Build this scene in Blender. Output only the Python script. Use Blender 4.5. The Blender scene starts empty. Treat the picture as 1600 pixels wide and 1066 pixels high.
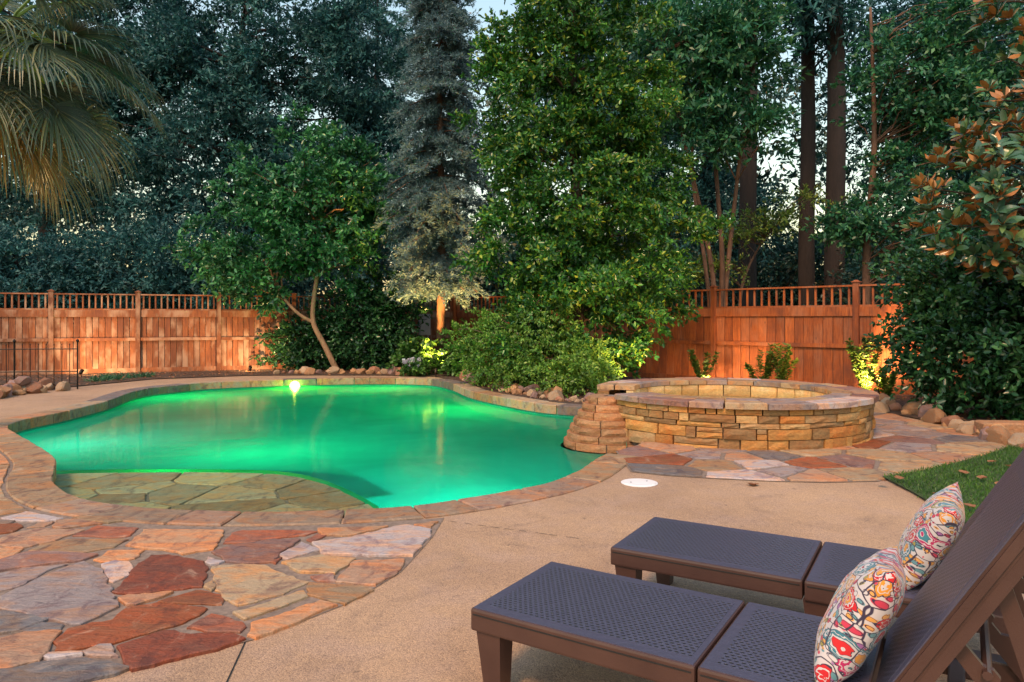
import bpy, bmesh, math, random
import numpy as np
from mathutils import Vector, Matrix, noise
from mathutils.geometry import tessellate_polygon
random.seed(7)
rng = np.random.default_rng(11)
R = math.radians
sc = bpy.context.scene
col = sc.collection

# ------------------------------------------------------------------ camera
FPX, EYE, HOR = 1120.0, 1.48, 500.0          # focal length in photo pixels, eye height, horizon row
cd = bpy.data.cameras.new('camera'); cam = bpy.data.objects.new('camera', cd); col.objects.link(cam)
cam.location = (0, 0, EYE); cam.rotation_euler = (R(90), 0, 0)
cd.sensor_width = 36; cd.lens = 36 * FPX / 1600; cd.shift_y = -(533 - HOR) / 1600
cd.clip_start = 0.05; cd.clip_end = 2000
sc.camera = cam
# ------------------------------------------------------------------ sky, sun, exposure
SUN_EL, SUN_AZ = 50.0, 205.0                 # low dusk light from the house side, behind the camera
w = bpy.data.worlds.new('World'); sc.world = w; w.use_nodes = True
nt = w.node_tree; bg = nt.nodes['Background']
sky = nt.nodes.new('ShaderNodeTexSky'); sky.sky_type = 'NISHITA'; sky.sun_disc = False
sky.sun_elevation = R(SUN_EL); sky.sun_rotation = R(SUN_AZ); sky.air_density = 2.2; sky.dust_density = 1.5; sky.ozone_density = 1.0
nt.links.new(sky.outputs[0], bg.inputs[0]); bg.inputs[1].default_value = 0.13
sd = bpy.data.lights.new('sun', 'SUN'); so = bpy.data.objects.new('sun', sd); col.objects.link(so)
sd.energy = 1.75; sd.angle = R(12); sd.color = (1.0, 0.58, 0.30)
az = R(SUN_AZ); el = R(SUN_EL)
sdir = Vector((math.sin(az) * math.cos(el), math.cos(az) * math.cos(el), math.sin(el)))
so.rotation_euler = sdir.to_track_quat('Z', 'Y').to_euler()
sc.view_settings.view_transform = 'Standard'; sc.view_settings.look = 'None'
sc.view_settings.exposure = 0.88; sc.view_settings.gamma = 1.0; sc.view_settings.use_curve_mapping = False
cy = sc.cycles
cy.use_denoising = True; cy.max_bounces = 6; cy.diffuse_bounces = 3; cy.glossy_bounces = 3
cy.transmission_bounces = 3; cy.transparent_max_bounces = 6; cy.caustics_reflective = False; cy.caustics_refractive = False
cy.sample_clamp_indirect = 6.0

# ------------------------------------------------------------------ helpers
def G(px, py, z=0.0):
    """ground point (X, Y) seen at a photo pixel, at height z"""
    d = FPX * (EYE - z) / (py - HOR)
    return ((px - 800) / FPX * d, d)
def PX(x, y): return 800 + FPX * x / y

def tag(o, label=None, cat=None, group=None, kind=None):
    if label: o['label'] = label
    if cat: o['category'] = cat
    if group: o['group'] = group
    if kind: o['kind'] = kind
    return o
def link(o, parent=None):
    col.objects.link(o)
    if parent is not None: o.parent = parent
    return o
def empty(name, loc=(0, 0, 0), rz=0, label=None, cat=None, group=None):
    o = bpy.data.objects.new(name, None); o.location = loc; o.rotation_euler = (0, 0, rz); o.empty_display_size = .2
    link(o); return tag(o, label, cat, group)
def mesh_obj(name, me, m, parent=None, loc=None, smooth=False):
    o = bpy.data.objects.new(name, me)
    if m is not None and len(me.materials) == 0: me.materials.append(m)
    if smooth:
        me.polygons.foreach_set('use_smooth', [True] * len(me.polygons))
    link(o, parent)
    if loc is not None: o.location = loc
    return o
def np_mesh(name, V, F):
    """V (n,3) array, F (m,k) int array of k-gons"""
    me = bpy.data.meshes.new(name); V = np.ascontiguousarray(V, dtype=np.float32); F = np.ascontiguousarray(F, dtype=np.int32)
    k = F.shape[1]
    me.vertices.add(len(V)); me.vertices.foreach_set('co', V.ravel())
    me.loops.add(F.size); me.loops.foreach_set('vertex_index', F.ravel())
    me.polygons.add(len(F)); me.polygons.foreach_set('loop_start', np.arange(0, F.size, k, dtype=np.int32))
    me.polygons.foreach_set('loop_total', np.full(len(F), k, dtype=np.int32))
    me.update(calc_edges=True); return me
class MB:
    def __init__(s): s.v = []; s.f = []
    def add(s, vs, fs):
        n = len(s.v); s.v += [tuple(p) for p in vs]; s.f += [tuple(i + n for i in f) for f in fs]; return s
    def box(s, x0, x1, y0, y1, z0, z1, M=None):
        vs = [Vector((x, y, z)) for z in (z0, z1) for y in (y0, y1) for x in (x0, x1)]
        if M is not None: vs = [M @ p for p in vs]
        return s.add(vs, [(0, 2, 3, 1), (4, 5, 7, 6), (0, 1, 5, 4), (2, 6, 7, 3), (0, 4, 6, 2), (1, 3, 7, 5)])
    def taper(s, c0, h0, c1, h1):
        """frustum between rectangle (centre c0, half sizes h0) and (c1, h1)"""
        vs = [Vector(c0) + Vector((sx * h0[0], sy * h0[1], 0)) for sx, sy in ((-1, -1), (1, -1), (1, 1), (-1, 1))]
        vs += [Vector(c1) + Vector((sx * h1[0], sy * h1[1], 0)) for sx, sy in ((-1, -1), (1, -1), (1, 1), (-1, 1))]
        return s.add(vs, [(0, 3, 2, 1), (4, 5, 6, 7), (0, 1, 5, 4), (1, 2, 6, 5), (2, 3, 7, 6), (3, 0, 4, 7)])
    def tube(s, pts, rad, n=6, cap=True):
        pts = [Vector(p) for p in pts]; rings = []
        if not hasattr(rad, '__len__'): rad = [rad] * len(pts)
        base = len(s.v); prev = None
        for i, p in enumerate(pts):
            t = (pts[min(i + 1, len(pts) - 1)] - pts[max(i - 1, 0)]).normalized()
            a = Vector((1, 0, 0)) if abs(t.x) < .8 else Vector((0, 1, 0))
            if prev is not None: a = prev
            u = (a - t * a.dot(t)).normalized(); v = t.cross(u); prev = u
            for k in range(n):
                an = 2 * math.pi * k / n
                s.v.append(tuple(p + (u * math.cos(an) + v * math.sin(an)) * rad[i]))
        for i in range(len(pts) - 1):
            for k in range(n):
                a = base + i * n + k; b = base + i * n + (k + 1) % n
                s.f.append((a, b, b + n, a + n))
        if cap:
            s.f.append(tuple(base + k for k in reversed(range(n))))
            s.f.append(tuple(base + (len(pts) - 1) * n + k for k in range(n)))
        return s
    def prism(s, poly, z0, z1, bev=0.0):
        """vertical prism over polygon (list of xy, ccw), optional chamfer at the top"""
        n = len(poly); c = Vector((sum(p[0] for p in poly) / n, sum(p[1] for p in poly) / n))
        vs = [(p[0], p[1], z0) for p in poly]
        if bev:
            vs += [(p[0], p[1], z1 - bev * .7) for p in poly]
            for p in poly:
                d = c - Vector(p[:2]); l = d.length or 1; q = Vector(p[:2]) + d / l * min(bev, l * .4); vs.append((q.x, q.y, z1))
            m = 2
        else:
            vs += [(p[0], p[1], z1) for p in poly]; m = 1
        fs = []
        for r in range(m):
            for i in range(n):
                j = (i + 1) % n; fs.append((r * n + i, r * n + j, (r + 1) * n + j, (r + 1) * n + i))
        fs.append(tuple(m * n + i for i in range(n))); fs.append(tuple(reversed(range(n))))
        return s.add(vs, fs)
    def lathe(s, prof, n=24, c=(0, 0, 0)):
        base = len(s.v)
        for r, z in prof:
            for k in range(n):
                a = 2 * math.pi * k / n; s.v.append((c[0] + r * math.cos(a), c[1] + r * math.sin(a), c[2] + z))
        for i in range(len(prof) - 1):
            for k in range(n):
                a = base + i * n + k; b = base + i * n + (k + 1) % n
                s.f.append((a, b, b + n, a + n))
        return s
    def mesh(s, name):
        me = bpy.data.meshes.new(name); me.from_pydata(s.v, [], s.f); me.update(); return me
    def build(s, name, m, parent=None, loc=None, smooth=False):
        return mesh_obj(name, s.mesh(name), m, parent, loc, smooth)
def ccw(poly):
    a = sum(poly[i][0] * poly[(i + 1) % len(poly)][1] - poly[(i + 1) % len(poly)][0] * poly[i][1] for i in range(len(poly)))
    return list(poly) if a > 0 else list(reversed(poly))
def sheet(polys, z):
    """flat sheet: first polygon outer, the others holes"""
    pv = [[Vector((p[0], p[1], 0)) for p in q] for q in polys]
    tri = tessellate_polygon(pv); flat = [(p.x, p.y, z) for q in pv for p in q]
    fs = []
    for a, b, c in tri:
        A, B, C_ = (Vector(flat[i][:2]) for i in (a, b, c))
        fs.append((a, b, c) if (B - A).cross(C_ - A) > 0 else (a, c, b))
    mb = MB(); mb.v = flat; mb.f = fs; return mb
def catmull(P, n=6, closed=True):
    out = []; m = len(P)
    for i in range(m if closed else m - 1):
        g = lambda k: Vector(P[k % m]) if closed else Vector(P[max(0, min(m - 1, k))])
        p0, p1, p2, p3 = g(i - 1), g(i), g(i + 1), g(i + 2)
        for k in range(n):
            t = k / n
            out.append(tuple(.5 * ((2 * p1) + (p2 - p0) * t + (2 * p0 - 5 * p1 + 4 * p2 - p3) * t * t + (3 * p1 - p0 - 3 * p2 + p3) * t ** 3)))
    if not closed: out.append(tuple(P[-1]))
    return out
def resample(P, step, closed=True):
    P = [Vector(p) for p in P]
    if closed: P = P + [P[0]]
    L = [0]
    for a, b in zip(P, P[1:]): L.append(L[-1] + (b - a).length)
    n = max(3, int(round(L[-1] / step))); out = []; j = 0
    for i in range(n if closed else n + 1):
        s = L[-1] * i / n
        while j < len(L) - 2 and L[j + 1] < s: j += 1
        t = (s - L[j]) / max(1e-9, L[j + 1] - L[j]); out.append(tuple(P[j].lerp(P[j + 1], min(1, t))))
    return out
def offset(P, d):
    """offset of a closed ccw polygon outward by d"""
    n = len(P); out = []
    for i in range(n):
        t = (Vector(P[(i + 1) % n]) - Vector(P[i - 1])).normalized(); out.append((P[i][0] + t.y * d, P[i][1] - t.x * d))
    return out
def inside(p, poly):
    c = False; n = len(poly); x, y = p[0], p[1]
    for i in range(n):
        x1, y1 = poly[i][:2]; x2, y2 = poly[(i + 1) % n][:2]
        if (y1 > y) != (y2 > y) and x < (x2 - x1) * (y - y1) / (y2 - y1) + x1: c = not c
    return c
def clip(poly, a, nrm):
    """keep the part of poly where (p-a).nrm <= 0"""
    out = []; n = len(poly)
    for i in range(n):
        p, q = poly[i], poly[(i + 1) % n]
        dp = (p[0] - a[0]) * nrm[0] + (p[1] - a[1]) * nrm[1]; dq = (q[0] - a[0]) * nrm[0] + (q[1] - a[1]) * nrm[1]
        if dp <= 0: out.append(p)
        if (dp < 0 < dq) or (dq < 0 < dp):
            t = dp / (dp - dq); out.append((p[0] + (q[0] - p[0]) * t, p[1] + (q[1] - p[1]) * t))
    return out
def voronoi_cells(region, seeds, gap):
    cells = []
    for i, s in enumerate(seeds):
        poly = list(region)
        for j, q in enumerate(seeds):
            if i == j: continue
            dx, dy = q[0] - s[0], q[1] - s[1]; l = math.hypot(dx, dy)
            if l > 3.5: continue
            nx, ny = dx / l, dy / l
            poly = clip(poly, (s[0] + nx * (l / 2 - gap / 2), s[1] + ny * (l / 2 - gap / 2)), (nx, ny))
            if len(poly) < 3: break
        if len(poly) >= 3: cells.append(poly)
    return cells
def area(p): return abs(sum(p[i][0] * p[(i + 1) % len(p)][1] - p[(i + 1) % len(p)][0] * p[i][1] for i in range(len(p)))) / 2
def rough_edge(poly, step=.09, amp=.009):
    out = []; n = len(poly)
    for i in range(n):
        a, b = Vector(poly[i][:2]), Vector(poly[(i + 1) % n][:2]); l = (b - a).length
        k = max(1, int(l / step))
        for j in range(k):
            p = a.lerp(b, j / k)
            out.append((p.x + random.uniform(-amp, amp), p.y + random.uniform(-amp, amp)))
    return out
ORD = ['first', 'second', 'third', 'fourth', 'fifth', 'sixth', 'seventh', 'eighth', 'ninth', 'tenth', 'eleventh', 'twelfth', 'thirteenth',
       'fourteenth', 'fifteenth', 'sixteenth', 'seventeenth', 'eighteenth', 'nineteenth', 'twentieth']
def ordinal(i):
    if i < 20: return ORD[i]
    t = ['twenty', 'thirty', 'forty', 'fifty', 'sixty'][(i + 1) // 10 - 2]
    return (t[:-1] + 'ieth') if (i + 1) % 10 == 0 else t + '-' + ORD[(i + 1) % 10 - 1]

# ------------------------------------------------------------------ materials
class NT:
    def __init__(s, name):
        s.m = bpy.data.materials.new(name); s.m.use_nodes = True; s.t = s.m.node_tree
        s.p = s.t.nodes['Principled BSDF']; s.out = s.t.nodes['Material Output']
    def n(s, typ, **kw):
        x = s.t.nodes.new(typ)
        for k, v in kw.items(): setattr(x, k, v)
        return x
    def l(s, a, b): s.t.links.new(a, b)
    def val(s, sock, v):
        if hasattr(v, 'is_output'): s.l(v, sock)
        else: sock.default_value = v
    def coords(s, scale=(1, 1, 1), jitter=True, kind='Object'):
        tc = s.n('ShaderNodeTexCoord'); mp = s.n('ShaderNodeMapping'); mp.inputs['Scale'].default_value = scale
        src = tc.outputs[kind]
        if jitter:
            oi = s.n('ShaderNodeObjectInfo'); mu = s.n('ShaderNodeMath', operation='MULTIPLY'); s.l(oi.outputs['Random'], mu.inputs[0]); mu.inputs[1].default_value = 37
            ad = s.n('ShaderNodeVectorMath', operation='ADD'); s.l(src, ad.inputs[0]); s.l(mu.outputs[0], ad.inputs[1]); src = ad.outputs[0]
        s.l(src, mp.inputs['Vector']); return mp.outputs[0]
    def noise(s, vec, scale, detail=4, rough=.55, dist=0):
        x = s.n('ShaderNodeTexNoise'); s.l(vec, x.inputs['Vector']); x.inputs['Scale'].default_value = scale
        x.inputs['Detail'].default_value = detail; x.inputs['Roughness'].default_value = rough; x.inputs['Distortion'].default_value = dist
        return x.outputs['Fac']
    def ramp(s, fac, stops, interp='LINEAR'):
        x = s.n('ShaderNodeValToRGB'); s.l(fac, x.inputs[0]); e = x.color_ramp.elements; x.color_ramp.interpolation = interp
        while len(e) > 1: e.remove(e[0])
        e[0].position = stops[0][0]; e[0].color = (*stops[0][1], 1)
        for p, c in stops[1:]:
            q = e.new(p); q.color = (*c, 1)
        return x.outputs[0]
    def fr(s, fac, a, b, c=0, d=1):
        x = s.n('ShaderNodeMapRange'); s.l(fac, x.inputs[0])
        for i, v in enumerate((a, b, c, d)): x.inputs[i + 1].default_value = v
        return x.outputs[0]
    def mix(s, fac, a, b, mode='MIX'):
        x = s.n('ShaderNodeMix', data_type='RGBA', blend_type=mode)
        s.val(x.inputs[0], fac)
        for sock, v in ((x.inputs[6], a), (x.inputs[7], b)):
            if hasattr(v, 'is_output'): s.l(v, sock)
            else: sock.default_value = (*v, 1)
        return x.outputs[2]
    def math(s, op, a, b=None):
        x = s.n('ShaderNodeMath', operation=op); s.val(x.inputs[0], a)
        if b is not None: s.val(x.inputs[1], b)
        return x.outputs[0]
    def bump(s, h, strength=.4, dist=.01):
        x = s.n('ShaderNodeBump'); s.l(h, x.inputs['Height']); x.inputs['Strength'].default_value = strength; x.inputs['Distance'].default_value = dist
        s.l(x.outputs[0], s.p.inputs['Normal']); return x.outputs[0]
    def base(s, c): s.val(s.p.inputs['Base Color'], c if hasattr(c, 'is_output') else (*c, 1))
    def rough(s, v): s.val(s.p.inputs['Roughness'], v)

def simple(name, c, rough=.6, metal=0, var=.25, scale=12, bump=.15):
    t = NT(name); v = t.coords(); n = t.noise(v, scale)
    t.base(t.ramp(n, [(.25, tuple(x * (1 - var) for x in c)), (.75, tuple(min(1, x * (1 + var)) for x in c))]))
    t.rough(rough); t.p.inputs['Metallic'].default_value = metal
    if bump: t.bump(n, bump, .01)
    return t.m
def emit(name, c, s):
    t = NT(name); t.base((.02, .02, .02)); t.p.inputs['Emission Color'].default_value = (*c, 1); t.p.inputs['Emission Strength'].default_value = s; return t.m
def leafmat(name, stops, rough=.45, trans=.25, back=None):
    t = NT(name); g = t.n('ShaderNodeNewGeometry')
    c = t.ramp(g.outputs['Random Per Island'], stops)
    v = t.coords(jitter=False, kind='Object'); n = t.noise(v, .9, 3)
    c = t.mix(1.0, c, t.ramp(n, [(.3, (.62, .66, .7)), (.7, (1.2, 1.15, 1.0))]), 'MULTIPLY')
    if back is not None: c = t.mix(g.outputs['Backfacing'], c, back)
    t.base(c); t.rough(rough); t.p.inputs['Specular IOR Level'].default_value = .5
    tr = t.n('ShaderNodeBsdfTranslucent'); t.l(c, tr.inputs[0])
    mx = t.n('ShaderNodeMixShader'); mx.inputs[0].default_value = trans
    t.l(t.p.outputs[0], mx.inputs[1]); t.l(tr.outputs[0], mx.inputs[2]); t.l(mx.outputs[0], t.out.inputs[0])
    return t.m

def m_flag():
    """split sandstone: the stone's own colour with streaks, blotches and cleft relief"""
    t = NT('flagstone'); oi = t.n('ShaderNodeObjectInfo'); v = t.coords((1, 2.2, 1))
    n1 = t.noise(v, 2.6, 6, .62, 1.2); n2 = t.noise(v, 11, 6, .68, .6); n3 = t.noise(v, 70, 3, .6)
    n4 = t.noise(t.coords((1.3, .8, 1)), 4.2, 5, .65, 1.6)
    c = t.mix(t.fr(n1, .44, .60), oi.outputs['Color'], t.mix(1, oi.outputs['Color'], (1.32, .90, .60), 'MULTIPLY'))
    c = t.mix(t.fr(n4, .52, .66, 0, .85), c, t.mix(1, oi.outputs['Color'], (.52, .40, .46), 'MULTIPLY'))
    c = t.mix(t.fr(n4, .30, .42, .6, 0), c, t.mix(.5, oi.outputs['Color'], (.60, .42, .30)))
    c = t.mix(t.fr(n2, .55, .72, 0, .6), c, t.mix(1, c, (.58, .52, .55), 'MULTIPLY'))
    c = t.mix(1, c, t.ramp(n3, [(.3, (.82, .82, .84)), (.7, (1.15, 1.14, 1.12))]), 'MULTIPLY')
    t.base(c); t.rough(t.fr(n2, .3, .7, .5, .8))
    h = t.math('ADD', t.math('MULTIPLY', n2, .8), t.math('MULTIPLY', n3, .15)); t.bump(h, .9, .025); return t.m
def m_wall_stone():
    t = NT('ledge_stone'); oi = t.n('ShaderNodeObjectInfo'); v = t.coords((1, 1, 1.8))
    n1 = t.noise(v, 5, 5, .6, .6); n2 = t.noise(v, 28, 6, .7)
    c = t.mix(t.fr(n1, .4, .7), oi.outputs['Color'], t.mix(1, oi.outputs['Color'], (1.15, .8, .55), 'MULTIPLY'))
    c = t.mix(1, c, t.ramp(n2, [(.3, (.6, .58, .56)), (.65, (1.15, 1.13, 1.1))]), 'MULTIPLY')
    t.base(c); t.rough(.82); t.bump(t.math('ADD', t.math('MULTIPLY', n1, .5), n2), .6, .02); return t.m
def m_concrete():
    t = NT('pebble_concrete'); v = t.coords(jitter=False)
    big = t.noise(v, .55, 5, .6, .4); mid = t.noise(v, 3.5, 5, .6)
    vo = t.n('ShaderNodeTexVoronoi'); t.l(v, vo.inputs['Vector']); vo.inputs['Scale'].default_value = 150
    fine = t.noise(v, 150, 3, .7)
    c = t.ramp(big, [(.3, (.30, .19, .122)), (.7, (.46, .30, .185))])
    c = t.mix(t.fr(mid, .45, .75, 0, .5), c, (.38, .265, .215))
    st_ = t.noise(v, 1.4, 6, .7, 1.5); c = t.mix(t.fr(st_, .54, .72, 0, .55), c, (.15, .10, .08)); sp_ = t.noise(v, 16, 2, .5); c = t.mix(t.fr(sp_, .70, .74, 0, .6), c, (.12, .08, .06))
    hs = t.n('ShaderNodeSeparateColor'); t.l(vo.outputs['Color'], hs.inputs[0])
    c = t.mix(1, c, t.ramp(hs.outputs[0], [(0, (.70, .68, .68)), (.45, (.97, .97, .97)), (1, (1.22, 1.2, 1.15))]), 'MULTIPLY')
    c = t.mix(1, c, t.ramp(fine, [(.3, (.75, .75, .75)), (.7, (1.2, 1.2, 1.2))]), 'MULTIPLY')
    t.base(c); t.rough(.8); t.bump(t.math('ADD', t.math('MULTIPLY', vo.outputs['Distance'], -1), fine), .5, .006); return t.m
def m_wood(name, c1, c2, c3, weather):
    t = NT(name); v = t.coords((9, 9, .9)); v2 = t.coords((1, 1, .55))
    gr = t.noise(v, 3, 6, .65, .8); bl = t.noise(v2, 2.2, 4, .6); oi = t.n('ShaderNodeObjectInfo')
    c = t.ramp(gr, [(.25, c1), (.55, c2), (.8, c3)])
    c = t.mix(1, c, t.ramp(oi.outputs['Random'], [(0, (.62, .56, .52)), (1, (1.2, 1.2, 1.2))]), 'MULTIPLY')
    c = t.mix(t.fr(bl, .48, .64, 0, weather), c, (.38, .24, .165))
    c = t.mix(t.fr(bl, .28, .46, .85, 0), c, (.13, .035, .016))
    kn = t.n('ShaderNodeTexVoronoi'); t.l(t.coords((4, 4, 1.6)), kn.inputs['Vector']); kn.inputs['Scale'].default_value = 1.7
    c = t.mix(t.fr(kn.outputs['Distance'], .03, .12, .8, 0), c, (.07, .03, .02))
    t.base(c); t.rough(.7); t.bump(gr, .35, .01); return t.m
def m_bark(name, c1, c2, sc_=6):
    t = NT(name); v = t.coords((1, 1, .22)); n = t.noise(v, sc_ * 2.5, 6, .7, 1); n2 = t.noise(v, sc_ * .4, 3)
    c = t.ramp(n, [(.3, c1), (.65, c2)]); c = t.mix(t.fr(n2, .4, .7, 0, .5), c, tuple(min(1, x * 1.5) for x in c2))
    t.base(c); t.rough(.9); t.bump(n, .9, .03); return t.m
def m_soil():
    t = NT('mulch'); v = t.coords(jitter=False); n = t.noise(v, 26, 6, .75, 1); b = t.noise(v, .9, 3)
    c = t.ramp(n, [(.25, (.018, .012, .009)), (.5, (.075, .042, .026)), (.75, (.16, .09, .055))])
    c = t.mix(t.fr(b, .45, .7, 0, .5), c, (.10, .06, .04)); t.base(c); t.rough(.95); t.bump(n, 1, .05); return t.m
def m_water(name, tint, rip, body=None):
    t = NT(name); t.t.nodes.remove(t.p)
    v = t.coords(jitter=False); n = t.noise(v, rip, 3, .5, .3); n2 = t.noise(v, rip * .25, 2)
    bp = t.n('ShaderNodeBump'); bp.inputs['Strength'].default_value = .22; bp.inputs['Distance'].default_value = .02
    t.l(t.math('ADD', n, n2), bp.inputs['Height'])
    tr = t.n('ShaderNodeBsdfTransparent'); tr.inputs[0].default_value = (*tint, 1)
    gl = t.n('ShaderNodeBsdfGlossy'); gl.inputs['Roughness'].default_value = .09; t.l(bp.outputs[0], gl.inputs['Normal'])
    ge = t.n('ShaderNodeNewGeometry'); dp = t.n('ShaderNodeVectorMath', operation='DOT_PRODUCT'); t.l(bp.outputs[0], dp.inputs[0]); t.l(ge.outputs['Incoming'], dp.inputs[1])
    k = t.math('POWER', t.math('SUBTRACT', 1.0, t.math('MINIMUM', t.math('ABSOLUTE', dp.outputs['Value']), 1.0)), 5.0)   # Schlick, the same from above and below
    fres = t.math('ADD', t.math('MULTIPLY', k, .5), .02)
    mx = t.n('ShaderNodeMixShader'); under = tr.outputs[0]
    if body:                                      # cloudy water: scatters the light of the lamps below and of the sky above
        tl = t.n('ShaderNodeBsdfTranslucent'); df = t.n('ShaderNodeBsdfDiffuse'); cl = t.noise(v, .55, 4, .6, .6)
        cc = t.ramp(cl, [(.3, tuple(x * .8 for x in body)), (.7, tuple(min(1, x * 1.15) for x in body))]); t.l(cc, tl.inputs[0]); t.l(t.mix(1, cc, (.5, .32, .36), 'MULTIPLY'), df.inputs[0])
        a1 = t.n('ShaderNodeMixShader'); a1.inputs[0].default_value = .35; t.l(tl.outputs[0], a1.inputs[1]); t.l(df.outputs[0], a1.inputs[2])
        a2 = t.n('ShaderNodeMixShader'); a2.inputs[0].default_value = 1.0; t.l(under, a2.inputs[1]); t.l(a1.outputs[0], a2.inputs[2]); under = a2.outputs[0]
    t.l(fres, mx.inputs[0]); t.l(under, mx.inputs[1]); t.l(gl.outputs[0], mx.inputs[2])
    t.l(mx.outputs[0], t.out.inputs[0]); return t.m
def m_weave():
    """moulded resin panel: rows of small slots, offset like basket weave"""
    t = NT('resin_weave'); tc = t.n('ShaderNodeTexCoord'); sp = t.n('ShaderNodeSeparateXYZ'); t.l(tc.outputs['Object'], sp.inputs[0])
    u = t.math('MULTIPLY', sp.outputs[0], 1 / .024); vv = t.math('MULTIPLY', sp.outputs[1], 1 / .019)
    row = t.math('FLOOR', vv); odd = t.math('MULTIPLY', t.math('MODULO', t.math('ABSOLUTE', row), 2.0), .5)
    fu = t.math('SUBTRACT', t.math('FRACT', t.math('ADD', u, odd)), .5); fv = t.math('SUBTRACT', t.math('FRACT', vv), .5)
    d = t.math('SQRT', t.math('ADD', t.math('POWER', t.math('MULTIPLY', fu, 1.25), 2.0), t.math('POWER', t.math('MULTIPLY', fv, 1.7), 2.0)))
    hole = t.fr(d, .32, .44, 1, 0)
    n = t.noise(t.coords(), 60, 3)
    c = t.mix(hole, t.ramp(n, [(.3, (.052, .054, .092)), (.7, (.072, .075, .122))]), (.006, .005, .006))  # blue of the sky put into the resin colour, slots near black
    t.base(c); t.rough(.36); t.p.inputs['Specular IOR Level'].default_value = .6
    t.bump(t.math('ADD', t.math('MULTIPLY', hole, -1.0), t.math('MULTIPLY', n, .25)), .8, .004); return t.m
def m_resin():
    t = NT('brown_resin'); n = t.noise(t.coords(), 220, 3, .6); b = t.noise(t.coords(), 5, 3)
    t.base(t.ramp(b, [(.3, (.050, .023, .019)), (.7, (.070, .034, .027))])); t.rough(.42); t.bump(n, .25, .002); return t.m
def m_paisley():
    t = NT('paisley_cloth'); v = t.coords((1, 1, .25), jitter=True)
    wn = t.n('ShaderNodeTexNoise'); t.l(v, wn.inputs['Vector']); wn.inputs['Scale'].default_value = 9; wn.inputs['Detail'].default_value = 1.5
    ad = t.n('ShaderNodeVectorMath', operation='MULTIPLY_ADD'); t.l(wn.outputs['Color'], ad.inputs[0]); ad.inputs[1].default_value = (.06,) * 3; t.l(v, ad.inputs[2])
    def vor(scale, feat='F1'):
        x = t.n('ShaderNodeTexVoronoi', feature=feat); t.l(ad.outputs[0], x.inputs['Vector']); x.inputs['Scale'].default_value = scale; return x
    A, B, E = vor(14), vor(52), vor(14, 'DISTANCE_TO_EDGE')
    W, K = (.50, .46, .47), (.03, .02, .05)
    sA = t.n('ShaderNodeSeparateColor'); t.l(A.outputs['Color'], sA.inputs[0]); sB = t.n('ShaderNodeSeparateColor'); t.l(B.outputs['Color'], sB.inputs[0])
    pal = t.ramp(sA.outputs[0], [(0, (.48, .006, .012)), (.42, (.03, .15, .20)), (.58, (.60, .24, .02)), (.74, (.24, .20, .02)), (.88, (.40, .01, .10))], 'CONSTANT')
    pal2 = t.ramp(sA.outputs[1], [(0, (.60, .25, .03)), (.35, (.5, .01, .015)), (.7, (.04, .19, .24))], 'CONSTANT')
    small = t.ramp(sB.outputs[0], [(0, (.62, .30, .08)), (.18, (.10, .24, .28)), (.38, (.48, .03, .07)), (.55, W), (.66, (.58, .28, .06)), (.80, (.26, .10, .28)), (.9, (.28, .24, .05))], 'CONSTANT')
    dots = t.mix(t.fr(B.outputs['Distance'], .50, .55), small, W)
    dots = t.mix(t.math('MULTIPLY', t.fr(B.outputs['Distance'], .38, .40), t.fr(B.outputs['Distance'], .45, .47, 1, 0)), dots, K)
    sw = t.math('ADD', A.outputs['Distance'], t.math('MULTIPLY', t.math('SINE', t.math('MULTIPLY', B.outputs['Distance'], 9.0)), .035))
    def band(lo, hi): return t.math('MULTIPLY', t.math('GREATER_THAN', sw, lo), t.math('LESS_THAN', sw, hi))
    c = dots
    c = t.mix(t.math('LESS_THAN', sw, .55), c, W)
    c = t.mix(band(.37, .52), c, pal); c = t.mix(band(.52, .545), c, K)
    c = t.mix(band(.43, .46), c, W)
    c = t.mix(band(.28, .30), c, K); c = t.mix(band(.13, .28), c, pal2); c = t.mix(t.math('LESS_THAN', sw, .08), c, pal)
    c = t.mix(t.fr(E.outputs['Distance'], .012, .022, 1, 0), c, K)
    t.base(c); t.rough(.85); t.p.inputs['Sheen Weight'].default_value = .2
    n = t.noise(t.coords(), 500, 2); t.bump(n, .2, .002); return t.m
def m_plaster():
    t = NT('pool_plaster'); v = t.coords(jitter=False); n = t.noise(v, 1.1, 5, .6, .5); f = t.noise(v, 40, 3)
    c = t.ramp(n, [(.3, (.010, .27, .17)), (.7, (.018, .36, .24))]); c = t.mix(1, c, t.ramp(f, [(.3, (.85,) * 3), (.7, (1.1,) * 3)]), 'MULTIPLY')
    t.base(c); t.rough(.7); return t.m
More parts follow.
